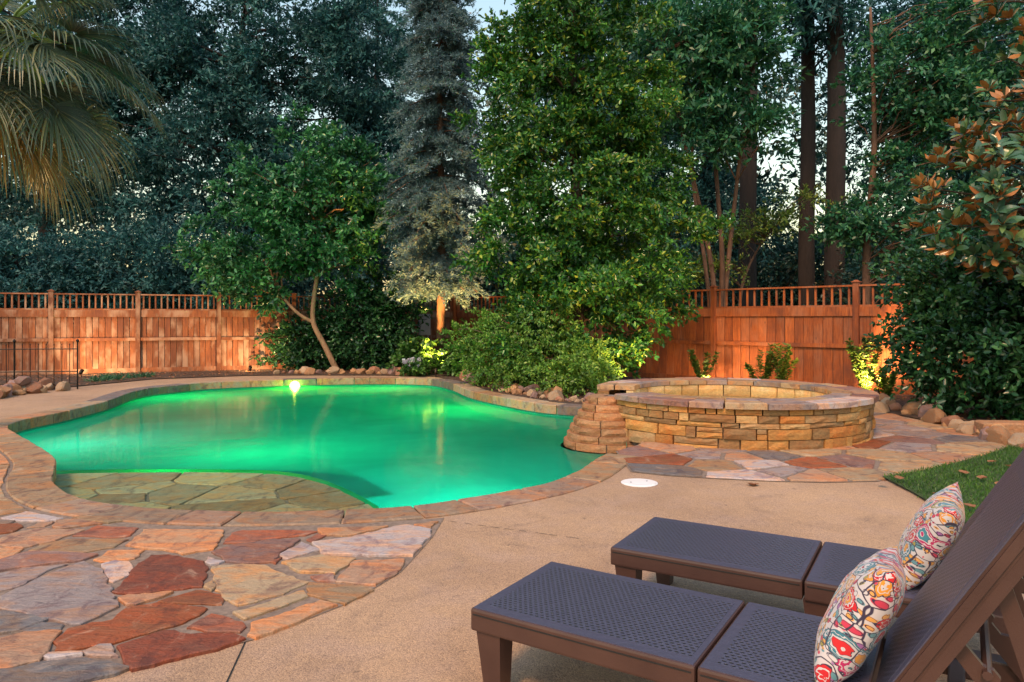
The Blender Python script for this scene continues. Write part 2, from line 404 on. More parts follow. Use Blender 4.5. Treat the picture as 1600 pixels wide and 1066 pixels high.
M = dict(flag=m_flag(), wstone=m_wall_stone(), conc=m_concrete(), soil=m_soil(), weave=m_weave(), resin=m_resin(), paisley=m_paisley(), plaster=m_plaster(),
    mortar=simple('mortar', (.19, .14, .11), .9, 0, .4, 30, .5),
    wood_l=m_wood('weathered_cedar', (.085, .024, .009), (.23, .068, .019), (.34, .125, .046), .75),
    wood_r=m_wood('stained_cedar', (.15, .032, .007), (.37, .090, .016), (.50, .145, .032), .2),
    iron=simple('iron', (.012, .011, .011), .5, .6), white=simple('white_plastic', (.75, .74, .76), .4, 0, .06, 8, 0),
    dark=simple('dark_slot', (.01, .01, .01), .8, 0, .1, 5, 0), grey=simple('painted_grey', (.42, .42, .46), .5, 0, .12, 4, .1),
    bronze=simple('bronze', (.05, .035, .025), .4, .8), rock=m_wall_stone(),
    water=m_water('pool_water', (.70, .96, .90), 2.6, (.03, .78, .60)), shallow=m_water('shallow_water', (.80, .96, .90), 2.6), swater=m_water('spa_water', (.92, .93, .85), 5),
    bark=m_bark('bark', (.018, .012, .009), (.075, .048, .033)), bark_tan=m_bark('tan_bark', (.10, .055, .03), (.33, .20, .115)),
    bark_red=m_bark('smooth_bark', (.04, .02, .013), (.15, .08, .05)), bark_dark=m_bark('pine_bark', (.006, .005, .005), (.026, .017, .015)),
    grass=leafmat('lawn_grass', [(0, (.03, .10, .012)), (.6, (.06, .17, .02)), (1, (.12, .22, .03))], .5),
    dry=leafmat('dry_leaf', [(0, (.25, .09, .04)), (1, (.42, .2, .1))], .7),
    oak=leafmat('oak_leaf', [(0, (.008, .060, .070)), (.6, (.022, .118, .132)), (1, (.05, .19, .19))], .62),
    holly=leafmat('holly_leaf', [(0, (.016, .075, .020)), (.55, (.040, .165, .032)), (.85, (.09, .27, .04)), (1, (.34, .40, .04))], .30),
    citrus=leafmat('citrus_leaf', [(0, (.014, .075, .036)), (.55, (.038, .19, .075)), (1, (.11, .34, .12))], .30),
    camel=leafmat('camellia_leaf', [(0, (.013, .056, .026)), (.7, (.034, .122, .046)), (1, (.075, .21, .065))], .26),
    abelia=leafmat('abelia_leaf', [(0, (.06, .15, .02)), (.6, (.13, .30, .045)), (1, (.28, .42, .06))], .45),
    cedar=leafmat('cedar_needle', [(0, (.05, .11, .135)), (.6, (.10, .19, .225)), (1, (.18, .27, .285))], .6, .15),
    crape=leafmat('pinnate_leaf', [(0, (.014, .085, .050)), (.6, (.030, .165, .082)), (1, (.09, .24, .08))], .40),
    lime=leafmat('lime_leaf', [(0, (.06, .14, .02)), (.6, (.14, .24, .035)), (1, (.30, .34, .06))], .45),
    wood_leaf=leafmat('woodland_leaf', [(0, (.008, .046, .046)), (.6, (.020, .088, .078)), (.93, (.05, .09, .05)), (1, (.26, .15, .04))], .45),
    mag=leafmat('magnolia_leaf', [(0, (.018, .055, .028)), (.7, (.04, .10, .045)), (1, (.09, .16, .05))], .22, .12, back=(.34, .145, .04)),
    palm=leafmat('palm_leaf', [(0, (.045, .085, .06)), (.6, (.10, .15, .10)), (1, (.24, .24, .11))], .38),
    palm_dry_uplit=leafmat('uplit_old_palm_leaf', [(0, (.12, .10, .035)), (.5, (.30, .20, .06)), (1, (.45, .30, .11))], .55),  # dry frond colour with the gold of the uplight put into it
    hydra=leafmat('hydrangea_leaf', [(0, (.03, .10, .02)), (.6, (.07, .19, .035)), (1, (.13, .26, .05))], .42),
    bloom=leafmat('hydrangea_bloom', [(0, (.38, .40, .62)), (.5, (.62, .62, .78)), (1, (.75, .70, .74))], .7),
    lamp_warm=emit('warm_lamp', (1, .62, .25), 40), lamp_green=emit('green_lamp', (.7, 1, .12), 12), lamp_yel=emit('spa_lamp', (1, .75, .25), 8))

# ------------------------------------------------------------------ pool outline
pool_px = [(10, 671), (48, 694), (74, 711), (84, 723), (80, 740), (79, 754), (90, 767), (115, 780), (155, 789), (230, 797), (310, 802), (400, 804), (500, 802),
           (580, 799), (650, 794), (720, 784), (800, 770), (860, 757), (905, 739), (940, 716)]
far_px = [(850, 633), (794, 624), (737, 612), (709, 601), (681, 594.5), (640, 592.3), (569, 592), (500, 593), (422, 595), (323, 599), (281, 603), (236, 607.5),
          (205, 614), (169, 627), (135, 636), (98, 645), (48, 655), (22, 662)]
pool_pts = [G(*p) for p in pool_px] + [(1.28, 8.25), (1.42, 8.9), (1.42, 9.7), (1.52, 10.6), (1.50, 11.5), (1.12, 12.05)] + [G(*p) for p in far_px]
POOL = ccw(resample(catmull(pool_pts, 8), .13))
NP = len(POOL); COPE_W = .34
COPE = offset(POOL, COPE_W)
# smooth the outer line where the offset crosses itself
def smooth(P, it):
    for _ in range(it):
        P = [((P[i - 1][0] + 2 * P[i][0] + P[(i + 1) % len(P)][0]) / 4, (P[i - 1][1] + 2 * P[i][1] + P[(i + 1) % len(P)][1]) / 4) for i in range(len(P))]
    return P
COPE = smooth(COPE, 4)
MID = [((a[0] * .5 + b[0] * .5), (a[1] * .5 + b[1] * .5)) for a, b in zip(POOL, COPE)]
WATER_Z = -.17
SPA_C, SPA_R = (2.97, 9.82), 1.77
def near(p): return min(range(NP), key=lambda i: (POOL[i][0] - p[0]) ** 2 + (POOL[i][1] - p[1]) ** 2)

# ------------------------------------------------------------------ the ground, deck, beds
g = sheet([[(-90, -25), (90, -25), (90, 160), (-90, 160)], MID], -.06).build('ground', M['soil']); tag(g, 'dark mulch ground reaching behind the fence into the trees', 'ground', kind='structure')
deck_out = [(-14, 12.3), (-9.75, 15.7), (-8.95, 17.9), (-7.0, 19.0), (-5.6, 19.15), (-3.4, 19.1), (-1.2, 18.4), (.6, 16.0), (3, 13.2), (6, 12.2), (6.2, 9.7), (5.8, 8.0), (5.2, 7.0), (6.4, 4.2), (9, -4), (-14, -4)]
dk = sheet([ccw(deck_out), MID], 0.0).build('deck', M['conc']); tag(dk, 'tan pebble-finish concrete pool deck', 'deck', kind='structure')
def joint(a, b, wd):
    a, b = Vector(a), Vector(b); d = (b - a).normalized(); n = Vector((-d.y, d.x)) * wd / 2
    sheet([[tuple(a - n), tuple(b - n), tuple(b + n), tuple(a + n)]], .003).build('control_joint', M['dark'], dk)
joint(G(385, 1000), G(330, 1120), .007)
pa, pb = Vector(G(702, 815)), Vector(G(905, 842))
for i in range(9):
    s0 = i / 9 + random.uniform(0, .03); joint(tuple(pa.lerp(pb, s0)), tuple(pa.lerp(pb, s0 + random.uniform(.05, .095))), .005)
# planting bed behind the pool: follows the coping on the right, the deck edge on the left
i0, i1 = near((1.3, 12.0)), near(G(695, 597))
seg = [COPE[i % NP] for i in range(i0, i1 + (NP if i1 < i0 else 0))]
bed = [(4.9, 11.45)] + [(2.4, 12.2)] + seg + [(-2.0, 18.6), (-3.4, 19.0), (-5.6, 19.05), (-7.0, 18.9), (-8.9, 17.8), (-9.7, 15.6), (-13.9, 12.2), (-40, 12.2), (-40, 60), (45, 60), (45, 6), (8, 6), (6.6, 7.1), (5.95, 8.0), (6.0, 8.9), (6.12, 9.8), (6.0, 10.8), (5.9, 11.6)]
bd = sheet([ccw(bed)], .018).build('planting_bed', M['soil']); tag(bd, 'brown mulched planting bed along the fence', 'bed', kind='structure')
# lawn
lawn = [G(1378, 748), G(1430, 741), G(1482, 729), G(1540, 714), G(1578, 701), (6.1, 8.0), (7.2, 6.6), (9.0, 6.2), (9.5, 2.0), (6.0, 2.4), G(1560, 858), G(1508, 822), G(1470, 799), G(1425, 772)]
lw = sheet([ccw(lawn)], .022).build('lawn', simple('turf_soil', (.035, .06, .015), .95, 0, .4, 9, .6)); tag(lw, 'green lawn patch beside the stone path', 'lawn', kind='structure')

# ------------------------------------------------------------------ flagstones
def C(*a): return tuple(a)
PEACH, TAN, SAL, RUST, DRUST, LIL, WHT, GREY, MAUVE, RED, SAND = (.40, .23, .13), (.27, .185, .11), (.33, .20, .13), (.22, .072, .026), (.15, .045, .024), (.25, .205, .20), (.40, .345, .345), (.145, .135, .14), (.21, .125, .11), (.25, .10, .062), (.34, .25, .155)
def stone(poly, z0, z1, colr, parent, name='flagstone', bev=.008, amp=.008, step=.08, mat=None, grow=0):
    poly = ccw(poly); c = (sum(p[0] for p in poly) / len(poly), sum(p[1] for p in poly) / len(poly))
    if grow: poly = [((p[0] - c[0]) * (1 + grow / max(.05, math.hypot(p[0] - c[0], p[1] - c[1]))) + c[0], (p[1] - c[1]) * (1 + grow / max(.05, math.hypot(p[0] - c[0], p[1] - c[1]))) + c[1]) for p in poly]
    pp = rough_edge([(p[0] - c[0], p[1] - c[1]) for p in poly], step, amp)
    o = MB().prism(pp, z0, z1, bev).build(name, mat or M['flag'], parent, (c[0], c[1], 0)); k = random.uniform(.88, 1.12)
    o.color = (*[min(1, x * k) for x in colr], 1); return o
patio_edge = [G(*p) for p in ((694, 810), (676, 840), (648, 872), (626, 895), (584, 921), (541, 945), (470, 973), (395, 1001), (300, 1026), (200, 1049), (118, 1072), (0, 1092))]
patio_poly = patio_edge + [(-3.4, 2.2), (-6.8, 3.0), (-8.2, 6.0), (-8.2, 9.5), (-7.3, 9.9)]
ia, ib = near((-6.85, 9.6)), near(G(655, 794))
patio_poly += [COPE[i % NP] for i in range(ia, ib + (NP if ib < ia else 0))]
pt = sheet([ccw(patio_poly)], .004).build('flagstone_patio', M['mortar']); tag(pt, 'flagstone patio in warm mixed sandstone beside the pool', 'patio', kind='structure')
T = [
 ([(3, 809), (42, 799.5), (63, 804), (96, 809), (84, 811.5), (37, 813)], WHT), ([(-14, 812), (22, 812), (10, 817), (-14, 818)], GREY), ([(-16, 820), (25, 818), (33, 822), (20, 829), (-16, 834)], RUST),
 ([(47, 822), (60, 817), (83, 814), (70, 820)], SAL), ([(82, 822), (93, 812.5), (114, 811), (156, 817), (105, 823)], SAL), ([(114, 809), (135, 805), (188, 812), (165, 816)], TAN),
 ([(-12, 848), (17, 833), (56, 826), (129, 827), (81, 843), (37, 853), (15, 851)], SAL), ([(119, 835), (152, 821), (214, 824), (201, 835), (180, 838), (143, 836)], RED),
 ([(51, 858), (68, 849), (105, 842), (197, 841.5), (177, 853), (128, 861), (75, 859)], TAN), ([(-20, 858), (14, 854), (34, 856), (20, 867), (-20, 875)], PEACH),
 ([(-30, 897), (-30, 884), (42, 862.5), (78, 862.5), (147, 866), (128, 874), (75, 879), (30, 885)], MAUVE), ([(-30, 927), (-30, 904), (37, 886), (102, 881), (67, 892), (30, 913)], LIL),
 ([(131, 877), (159, 892), (170, 924), (178, 939), (181, 946), (151, 961), (125, 974), (75, 964), (0, 946), (6, 931), (30, 920), (75, 897)], LIL),
 ([(153, 872), (171, 860), (222, 859), (208, 871), (162, 876)], PEACH), ([(161, 881), (179, 876), (201, 876), (205, 884), (197, 896), (177, 907), (170, 897)], WHT),
 ([(181, 921), (192, 913), (210, 888), (225, 875), (236, 867), (263, 866), (314, 877), (321, 888), (313, 914), (267, 919), (202, 925)], DRUST),
 ([(201, 850), (228, 827), (348, 828), (345, 836), (331, 857), (284, 863), (266, 858), (230, 855)], PEACH), ([(353, 847), (366, 832), (380, 828), (440, 828), (493, 829), (475, 835), (420, 840), (387, 846)], RED),
 ([(335, 861), (358, 853), (420, 843), (468, 842), (437, 861), (424, 876), (375, 878), (360, 875)], MAUVE), ([(324, 877), (327, 870), (348, 876), (330, 880)], WHT),
 ([(334, 885), (378, 881), (420, 884), (430, 893), (478, 908), (440, 924), (372, 943), (351, 930), (341, 915)], SAND), ([(321, 911), (331, 907), (336, 913), (328, 921)], SAND),
 ([(254, 937), (305, 922), (326, 923), (344, 932), (343, 941), (305, 940)], RUST), ([(188, 933), (202, 930), (267, 925), (249, 931), (215, 941), (201, 943)], SAL),
 ([(93, 999), (112, 980), (178, 967), (201, 948), (245, 942), (321, 949), (304, 961), (267, 976), (200, 995), (175, 1002), (93, 1013)], RUST),
 ([(188, 1008), (208, 1002), (257, 985), (293, 991), (357, 990), (380, 996), (350, 1007), (260, 1029), (208, 1043), (201, 1031)], DRUST), ([(295, 978), (329, 960), (350, 962), (382, 976), (371, 984), (328, 982)], RED),
 ([(370, 955), (400, 947), (470, 922), (476, 932), (387, 965)], SAND), ([(391, 989), (400, 972), (498, 939), (522, 944), (470, 966), (402, 993)], PEACH), ([(486, 910), (576, 916), (580, 919), (537, 940), (484, 927)], TAN),
 ([(446, 877), (480, 871), (501, 867), (549, 873), (541, 881), (522, 893), (467, 891)], SAND), ([(527, 906), (553, 876), (630, 873), (620, 891), (584, 912)], SAL), ([(487, 900), (519, 895), (520, 906), (500, 905)], MAUVE),
 ([(493, 847), (551, 839), (632, 820), (669, 827), (671, 834), (643, 866), (589, 866), (505, 863)], WHT), ([(437, 866), (471, 846), (497, 857), (449, 871)], WHT), ([(499, 826), (605, 822), (547, 835), (507, 835)], PEACH),
 ([(480, 842), (495, 834), (506, 836), (490, 844)], RED), ([(650, 819), (682, 814), (672, 823)], PEACH), ([(421, 875), (440, 871), (431, 878)], RED),
 ([(-40, 951), (0, 953), (69, 966), (30, 982), (-40, 992)], GREY), ([(34, 984), (67, 970), (95, 974), (89, 981)], GREY), ([(-40, 1008), (39, 988), (92, 985), (80, 999), (61, 1029), (-40, 1050)], SAL),
 ([(77, 1023), (81, 1019), (123, 1018), (125, 1021), (79, 1027)], WHT), ([(132, 1017), (153, 1009), (172, 1007), (177, 1024), (144, 1022)], LIL), ([(-40, 1054), (63, 1035), (127, 1028), (195, 1041), (192, 1045), (112, 1065), (-40, 1086)], GREY),
]
for poly, cc in T: stone([G(*p, .018) for p in poly], -.01, random.uniform(.014, .022), cc, pt, bev=.006, amp=.010, step=.042, grow=.017)
# further stones left of and beyond the traced ones, to the palm bed
fill = [(-8.1, 9.4), (-7.35, 9.75)] + [COPE[i % NP] for i in range(ia, near(G(90, 767)) + 1)] + [G(52, 800), G(0, 808), G(-18, 812), (-4.6, 4.4), (-3.6, 3.4), (-3.2, 2.5), (-6.6, 3.2), (-8.0, 6.0)]
sd_ = []
while len(sd_) < 46:
    p = (random.uniform(-8.1, -3.2), random.uniform(2.4, 9.6))
    if inside(p, fill) and all(math.hypot(p[0] - q[0], (p[1] - q[1]) * 1.25) > .52 for q in sd_): sd_.append(p)
PAL = [PEACH, PEACH, TAN, SAL, SAL, SAND, MAUVE, LIL, RUST, WHT, SAND]
for cpoly in voronoi_cells(ccw(offset(ccw(fill), -.03)), sd_, .035):
    if area(cpoly) > .02: stone(cpoly, -.01, random.uniform(.013, .021), random.choice(PAL), pt)
# the path that curves round the spa
path_poly = [G(962, 706), G(985, 738), G(1040, 744), G(1120, 749), G(1200, 753), G(1290, 755), G(1372, 753), G(1430, 741), G(1482, 729), G(1540, 714), G(1576, 700), G(1560, 690), G(1500, 671), G(1420, 656), (6.0, 11.2), (5.5, 11.5), (4.6, 10.9), (4.3, 9.6), (3.6, 8.6), (2.5, 8.5), (1.6, 8.6)]
pth = sheet([ccw(path_poly)], .006).build('stone_path', M['mortar']); tag(pth, 'flagstone path curving round the raised spa', 'path', kind='structure')
sd_ = [G(*p) for p in ((1040, 720), (1105, 712), (1120, 728), (1040, 737), (1165, 745), (1155, 715), (1205, 713), (1185, 728), (1225, 738), (1270, 745), (1275, 725), (1330, 742), (1330, 722))]
k = 0
while k < 400:
    k += 1; p = (random.uniform(1.3, 6.2), random.uniform(6.9, 11.6))
    if inside(p, path_poly) and all(math.hypot((p[0] - q[0]), (p[1] - q[1]) * 1.3) > .46 for q in sd_): sd_.append(p)
PAL2 = [LIL, GREY, LIL, SAL, MAUVE, RUST, PEACH, LIL, WHT, SAND]; first = [RUST, LIL, TAN, GREY, WHT, SAL, GREY, WHT, LIL, SAL, RUST, SAND, MAUVE]
for i, cpoly in enumerate(voronoi_cells(ccw(offset(ccw(path_poly), -.02)), sd_, .048)):
    if area(cpoly) > .015: stone(cpoly, -.01, random.uniform(.014, .022), first[i] if i < 13 else random.choice(PAL2), pth)

# ------------------------------------------------------------------ swimming pool
pool = empty('swimming_pool', (0, 0, 0), 0, 'freeform swimming pool edged with stone, glowing green', 'pool')
FL = -1.9
mb = MB(); n = NP
for i, p in enumerate(POOL): mb.v.append((p[0], p[1], -.03))
for i, p in enumerate(POOL): mb.v.append((p[0], p[1], FL + .3))
INN = smooth(offset(POOL, -.3), 3)
for i, p in enumerate(INN): mb.v.append((p[0], p[1], FL))
for r in range(2):
    for i in range(n):
        j = (i + 1) % n; mb.f.append((r * n + j, r * n + i, (r + 1) * n + i, (r + 1) * n + j))
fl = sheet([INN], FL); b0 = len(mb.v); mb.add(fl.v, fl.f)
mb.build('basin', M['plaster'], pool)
# coping stones
i = 0; cst = near(G(308, 803)); lens = []
while i < NP:
    L = random.choice([3, 4, 4, 5, 5, 6, 7])
    if NP - i - L < 3: L = NP - i
    idx = [(cst + i + k) % NP for k in range(L + 1)]; i += L
    mx, my = POOL[idx[len(idx) // 2]]
    if math.hypot(mx - SPA_C[0], my - SPA_C[1]) < SPA_R + .1 or (mx > .85 and 8.0 < my < 12.0): continue
    inner = [POOL[k] for k in idx]; outer = [COPE[k] for k in idx]
    def trim(P, g=.008):
        a, b = Vector(P[0]), Vector(P[1]); P = list(P); P[0] = tuple(a + (b - a).normalized() * g)
        a, b = Vector(P[-1]), Vector(P[-2]); P[-1] = tuple(a + (b - a).normalized() * g); return P
    inner = [(p[0] - (q[0] - p[0]) * .06, p[1] - (q[1] - p[1]) * .06) for p, q in zip(inner, outer)]
    skew = random.randint(-1, 1)
    poly = trim(inner) + list(reversed(trim(outer)))
    near_side = my < 9
    cc = random.choice([TAN, (.25, .18, .125), (.28, .19, .14), (.30, .21, .15), TAN] if near_side and mx > -3.5 else [PEACH, TAN, SAL, SAND] if mx < -3.5 and my < 11 else [TAN, SAND, (.35, .30, .22), GREY])
    stone(poly, -.135, .016 + random.uniform(0, .006), cc, pool, 'coping_stone', .014, .004, .12)
# tanning ledge: flagstones just under the water
arc = [G(*p, -.205) for p in ((80, 741), (180, 738.5), (350, 738.5), (440, 742), (500, 754), (550, 774), (592, 798))]
arc = catmull(arc, 5, False)
k0, k1 = near(arc[0]), near((-1.05, 5.56))
edge = [POOL[i % NP] for i in range(k0, k1 + 1 + (NP if k1 < k0 else 0))]
ledge_poly = ccw(edge + list(reversed(arc)))
lg = sheet([ledge_poly], -.225)
for a, b in zip(arc, arc[1:]): lg.add([(a[0], a[1], -.225), (b[0], b[1], -.225), (b[0], b[1], FL), (a[0], a[1], FL)], [(0, 1, 2, 3)])
lgo = lg.build('tanning_ledge', M['mortar'], pool)
sd_ = []; k = 0
while k < 600:
    k += 1; p = (random.uniform(-5.6, -1), random.uniform(5.4, 8.5))
    md = random.uniform(.34, .75)
    if inside(p, ledge_poly) and all(math.hypot((p[0] - q[0]) * .75, p[1] - q[1]) > md for q in sd_): sd_.append(p)
for cpoly in voronoi_cells(ledge_poly, sd_, .03):
    if area(cpoly) > .02: stone(cpoly, -.235, -.209 + random.uniform(0, .006), random.choice([SAND, TAN, (.42, .36, .22), (.46, .38, .24), RUST, (.36, .28, .18), SAND]), lgo)
# lower step round the ledge, and the curved bench by the spa
arc2 = offset(list(arc), .0); st = MB(); out = []
for i, p in enumerate(arc):
    t = (Vector(arc[min(i + 1, len(arc) - 1)]) - Vector(arc[max(i - 1, 0)])).normalized(); out.append((p[0] - t.y * .36, p[1] + t.x * .36))
nn = len(arc)
for p in arc: st.v.append((p[0], p[1], -.6))
for p in out: st.v.append((p[0], p[1], -.6))
for p in out: st.v.append((p[0], p[1], FL))
for r in range(2):
    for i in range(nn - 1): st.f.append((r * nn + i, r * nn + i + 1, (r + 1) * nn + i + 1, (r + 1) * nn + i))
st.build('step', M['plaster'], pool)
for rr, zz in ((.75, -.45), (1.15, -.75)):
    fan = [(1.05 + rr * math.cos(a), 8.1 + rr * math.sin(a)) for a in np.linspace(R(95), R(265), 18)]
    MB().prism(ccw(fan), FL, zz, .02).build('step', M['plaster'], pool)
deep = [POOL[i % NP] for i in range(k1, k0 + 1 + (NP if k0 < k1 else 0))] + list(arc)
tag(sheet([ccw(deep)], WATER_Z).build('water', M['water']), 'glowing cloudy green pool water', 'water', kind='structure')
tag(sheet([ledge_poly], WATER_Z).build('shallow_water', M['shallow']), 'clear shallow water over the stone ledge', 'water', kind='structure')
# pool light in the far wall
def lamp(name, typ, loc, power, colr, parent, target=None, size=.05, spot=None, blend=.6):
    ld = bpy.data.lights.new(name, typ); ld.energy = power; ld.color = colr; ld.shadow_soft_size = size
    if spot: ld.spot_size = R(spot); ld.spot_blend = blend
    o = bpy.data.objects.new(name, ld); link(o, parent); o.location = loc
    if target is not None: o.rotation_euler = (Vector(target) - Vector(loc)).to_track_quat('-Z', 'Y').to_euler()
    return o
def pool_light(p, nrm, z, power, colr, mat, out=.07, spot=None, zl=None):
    p = Vector(p); nrm = Vector(nrm).normalized(); a = math.atan2(nrm.y, nrm.x)
    Mx = Matrix.Translation((p.x, p.y, z)) @ Matrix.Rotation(a, 4, 'Z') @ Matrix.Rotation(R(90), 4, 'Y')
    m = MB().lathe([(.13, 0), (.13, .03), (.10, .035), (.095, .03)], 20); m.v = [tuple(Mx @ Vector(v)) for v in m.v]
    ring = m.build('pool_light', M['white'], pool)
    m = MB().lathe([(.0001, .036), (.05, .034), (.096, .028)], 20); m.v = [tuple(Mx @ Vector(v)) for v in m.v]
    m.build('lens', mat, ring)
    q = p + nrm * out; t = q + nrm
    lamp('pool_lamp', 'SPOT' if spot else 'POINT', (q.x, q.y, zl or z), power, colr, None, (t.x, t.y, z - .05), .06, spot, .5)
def wall_at(p):
    i = near(p); t = (Vector(POOL[(i + 1) % NP]) - Vector(POOL[i - 1])).normalized(); return POOL[i], (-t.y, t.x)
p_, n_ = wall_at(G(460, 594)); pool_light(p_, n_, -.15, 34, (.62, 1.0, .03), M['lamp_green'], .34, zl=-.42)
p_ = Vector(p_) + Vector(n_) * .06; lamp('pool_lamp', 'POINT', (p_.x, p_.y, -.12), 13, (.7, 1.0, .08), None, size=.03)
TEAL, EMER, GRN = (.02, .95, .75), (.03, 1.0, .42), (.05, 1.0, .20)  # below: added submerged fixtures, out of view, spreading an even glow through the water
p_, n_ = wall_at(G(735, 783)); pool_light(p_, n_, -1.25, 48, TEAL, M['lamp_green'], .3)
p_, n_ = wall_at((-6.2, 9.2)); pool_light(p_, (.75, .66), -1.25, 36, TEAL, M['lamp_green'], .5)
j_ = len(arc) // 3; pool_light((arc[j_][0], arc[j_][1] + .005), (.1, 1), -1.25, 40, EMER, M['lamp_green'], .9)
p_, n_ = wall_at((1.3, 8.5)); pool_light((p_[0] - .03, p_[1]), (-1, .25), -1.1, 20, EMER, M['lamp_green'], .5)
p_, n_ = wall_at(G(780, 622)); pool_light(p_, n_, -1.25, 40, GRN, M['lamp_green'], .8)
p_, n_ = wall_at(G(250, 606)); pool_light(p_, n_, -1.25, 40, GRN, M['lamp_green'], .8)
p_, n_ = wall_at(G(600, 592)); pool_light(p_, n_, -1.25, 40, GRN, M['lamp_green'], .8)

# ------------------------------------------------------------------ raised spa
spa = empty('raised_spa', (SPA_C[0], SPA_C[1], 0), 0, 'round raised spa of stacked tan ledge stone with flagstone cap', 'spa')
RIM = .545; RI = 1.30; GAP = (R(163), R(203))
def ringpt(r, a): return (r * math.cos(a), r * math.sin(a))
def in_gap(a): a %= 2 * math.pi; return GAP[0] < a < GAP[1]
core = MB().lathe([(SPA_R - .05, -.3), (SPA_R - .05, .28), (RI + .06, .28), (RI + .06, -.3), (.001, -.3)], 64); core.build('wall_core', M['mortar'], spa)
WS = [(.43, .23, .07), (.46, .26, .085), (.38, .18, .05), (.29, .175, .075), (.44, .29, .13), (.24, .145, .065), (.35, .235, .12)]
def curved_stone(a0, a1, r0, r1, z0, z1, colr, parent, name, ref=(0, 0), face=.018, outward=True, mat=None):
    """block following the ring: split face with uneven relief"""
    na = max(2, int((a1 - a0) * r1 / .09) + 1); nz = 3; vs = []; fs = []
    g = .008 / r1
    for iz in range(nz):
        for ia_ in range(na):
            a = a0 + g + (a1 - a0 - 2 * g) * ia_ / (na - 1); z = z0 + .004 + (z1 - z0 - .008) * iz / (nz - 1)
            edge = (iz in (0, nz - 1)) or (ia_ in (0, na - 1))
            rr = r1 + (random.uniform(-.006, .004) if edge else random.uniform(.0, face))
            if not outward: rr = r0 - (random.uniform(-.004, .004) if edge else random.uniform(0, face))
            vs.append((*ringpt(rr, a), z))
    m = na * nz
    for iz in range(nz):
        for ia_ in range(na):
            a = a0 + g + (a1 - a0 - 2 * g) * ia_ / (na - 1); z = z0 + .004 + (z1 - z0 - .008) * iz / (nz - 1)
            vs.append((*ringpt(r0 if outward else r1, a), z))
    fl_ = []
    for iz in range(nz - 1):
        for ia_ in range(na - 1):
            q = iz * na + ia_; fl_.append((q, q + 1, q + na + 1, q + na))
    for ia_ in range(na - 1):
        fl_.append((ia_ + 1, ia_, m + ia_, m + ia_ + 1)); q = (nz - 1) * na + ia_; fl_.append((q, q + 1, m + q + 1, m + q))
    for iz in range(nz - 1):
        q = iz * na; fl_.append((q + na, q, m + q, m + q + na)); q = iz * na + na - 1; fl_.append((q, q + na, m + q + na, m + q))
    if not outward: fl_ = [tuple(reversed(f)) for f in fl_]
    ac = (a0 + a1) / 2; c = Vector((*ringpt((r0 + r1) / 2, ac), (z0 + z1) / 2))
    b = MB().add([Vector(v) - c for v in vs], fl_); o = b.build(name, mat or M['wstone'], parent, c)
    k = random.uniform(.8, 1.18); o.color = (*[min(1, x * k) for x in colr], 1); return o
zrows = [-.03, .125, .25, .31, .40, RIM - .07]
for r in range(len(zrows) - 1):
    a = random.uniform(0, .2); end = a + 2 * math.pi
    while a < end - .02:
        wd = random.choice([.12, .2, .24, .3, .36, .44, .52]) / SPA_R
        if end - a - wd < .1: wd = end - a
        if not (in_gap(a + wd / 2) and zrows[r] > .1):
            z0, z1 = zrows[r], zrows[r + 1]; oo = random.uniform(-.012, .02)
            if random.random() < .22 and z1 - z0 > .09:
                zm = (z0 + z1) / 2 + random.uniform(-.01, .01)
                curved_stone(a, a + wd, SPA_R - .14, SPA_R + oo, z0, zm, random.choice(WS), spa, 'wall_stone'); curved_stone(a, a + wd, SPA_R - .14, SPA_R + oo - .008, zm, z1, random.choice(WS), spa, 'wall_stone')
            else: curved_stone(a, a + wd, SPA_R - .14, SPA_R + oo, z0, z1, random.choice(WS), spa, 'wall_stone')
        a += wd
a = 0
while a < 2 * math.pi - .05:
    wd = random.uniform(.24, .42) / RI
    if 2 * math.pi - a - wd < .12: wd = 2 * math.pi - a
    if not in_gap(a + wd / 2):
        curved_stone(a, a + wd, RI, RI + .1, .30, RIM - .07, (.52, .40, .22), spa, 'inner_stone', outward=False); curved_stone(a + .03, a + wd + .03, RI, RI + .1, .12, .30, (.50, .40, .24), spa, 'inner_stone', outward=False)
    a += wd
a = GAP[1]; end = GAP[0] + 2 * math.pi
while a < end - .02:
    wd = random.uniform(.38, .66) / SPA_R
    if end - a - wd < .14: wd = end - a
    gg = .008; m_ = max(2, int(wd * SPA_R / .12) + 1)
    ro = SPA_R + .055 + random.uniform(-.012, .02); ri = RI - .02 + random.uniform(-.015, .015)
    # two irregular flags across the width of the cap
    cut = random.uniform(.35, .65); sk = random.uniform(-.1, .1)
    rm0, rm1 = ri + (ro - ri) * (cut + sk), ri + (ro - ri) * (cut - sk)
    aa = np.linspace(a + gg / SPA_R, a + wd - gg / SPA_R, m_); rm = np.linspace(rm0, rm1, m_)
    stone([ringpt(ri, x) for x in aa] + [ringpt(r_ - .008, x) for r_, x in reversed(list(zip(rm, aa)))], RIM - .066, RIM + random.uniform(-.004, .004), random.choice([LIL, SAND, GREY, LIL, TAN]), spa, 'cap_stone', .008, .004, .1)
    stone([ringpt(r_ + .008, x) for r_, x in zip(rm, aa)] + [ringpt(ro, x) for x in reversed(aa)], RIM - .07, RIM + random.uniform(-.004, .004), random.choice([LIL, SAND, WHT, MAUVE, SAL, LIL]), spa, 'cap_stone', .014, .006, .1)
    a += wd
MB().lathe([(RI + .02, .3), (RI, -.1), (RI - .35, -.12), (RI - .4, -.28), (.001, -.28)], 48).build('basin', simple('spa_plaster', (.55, .47, .30), .6, 0, .1, 3, 0), spa)
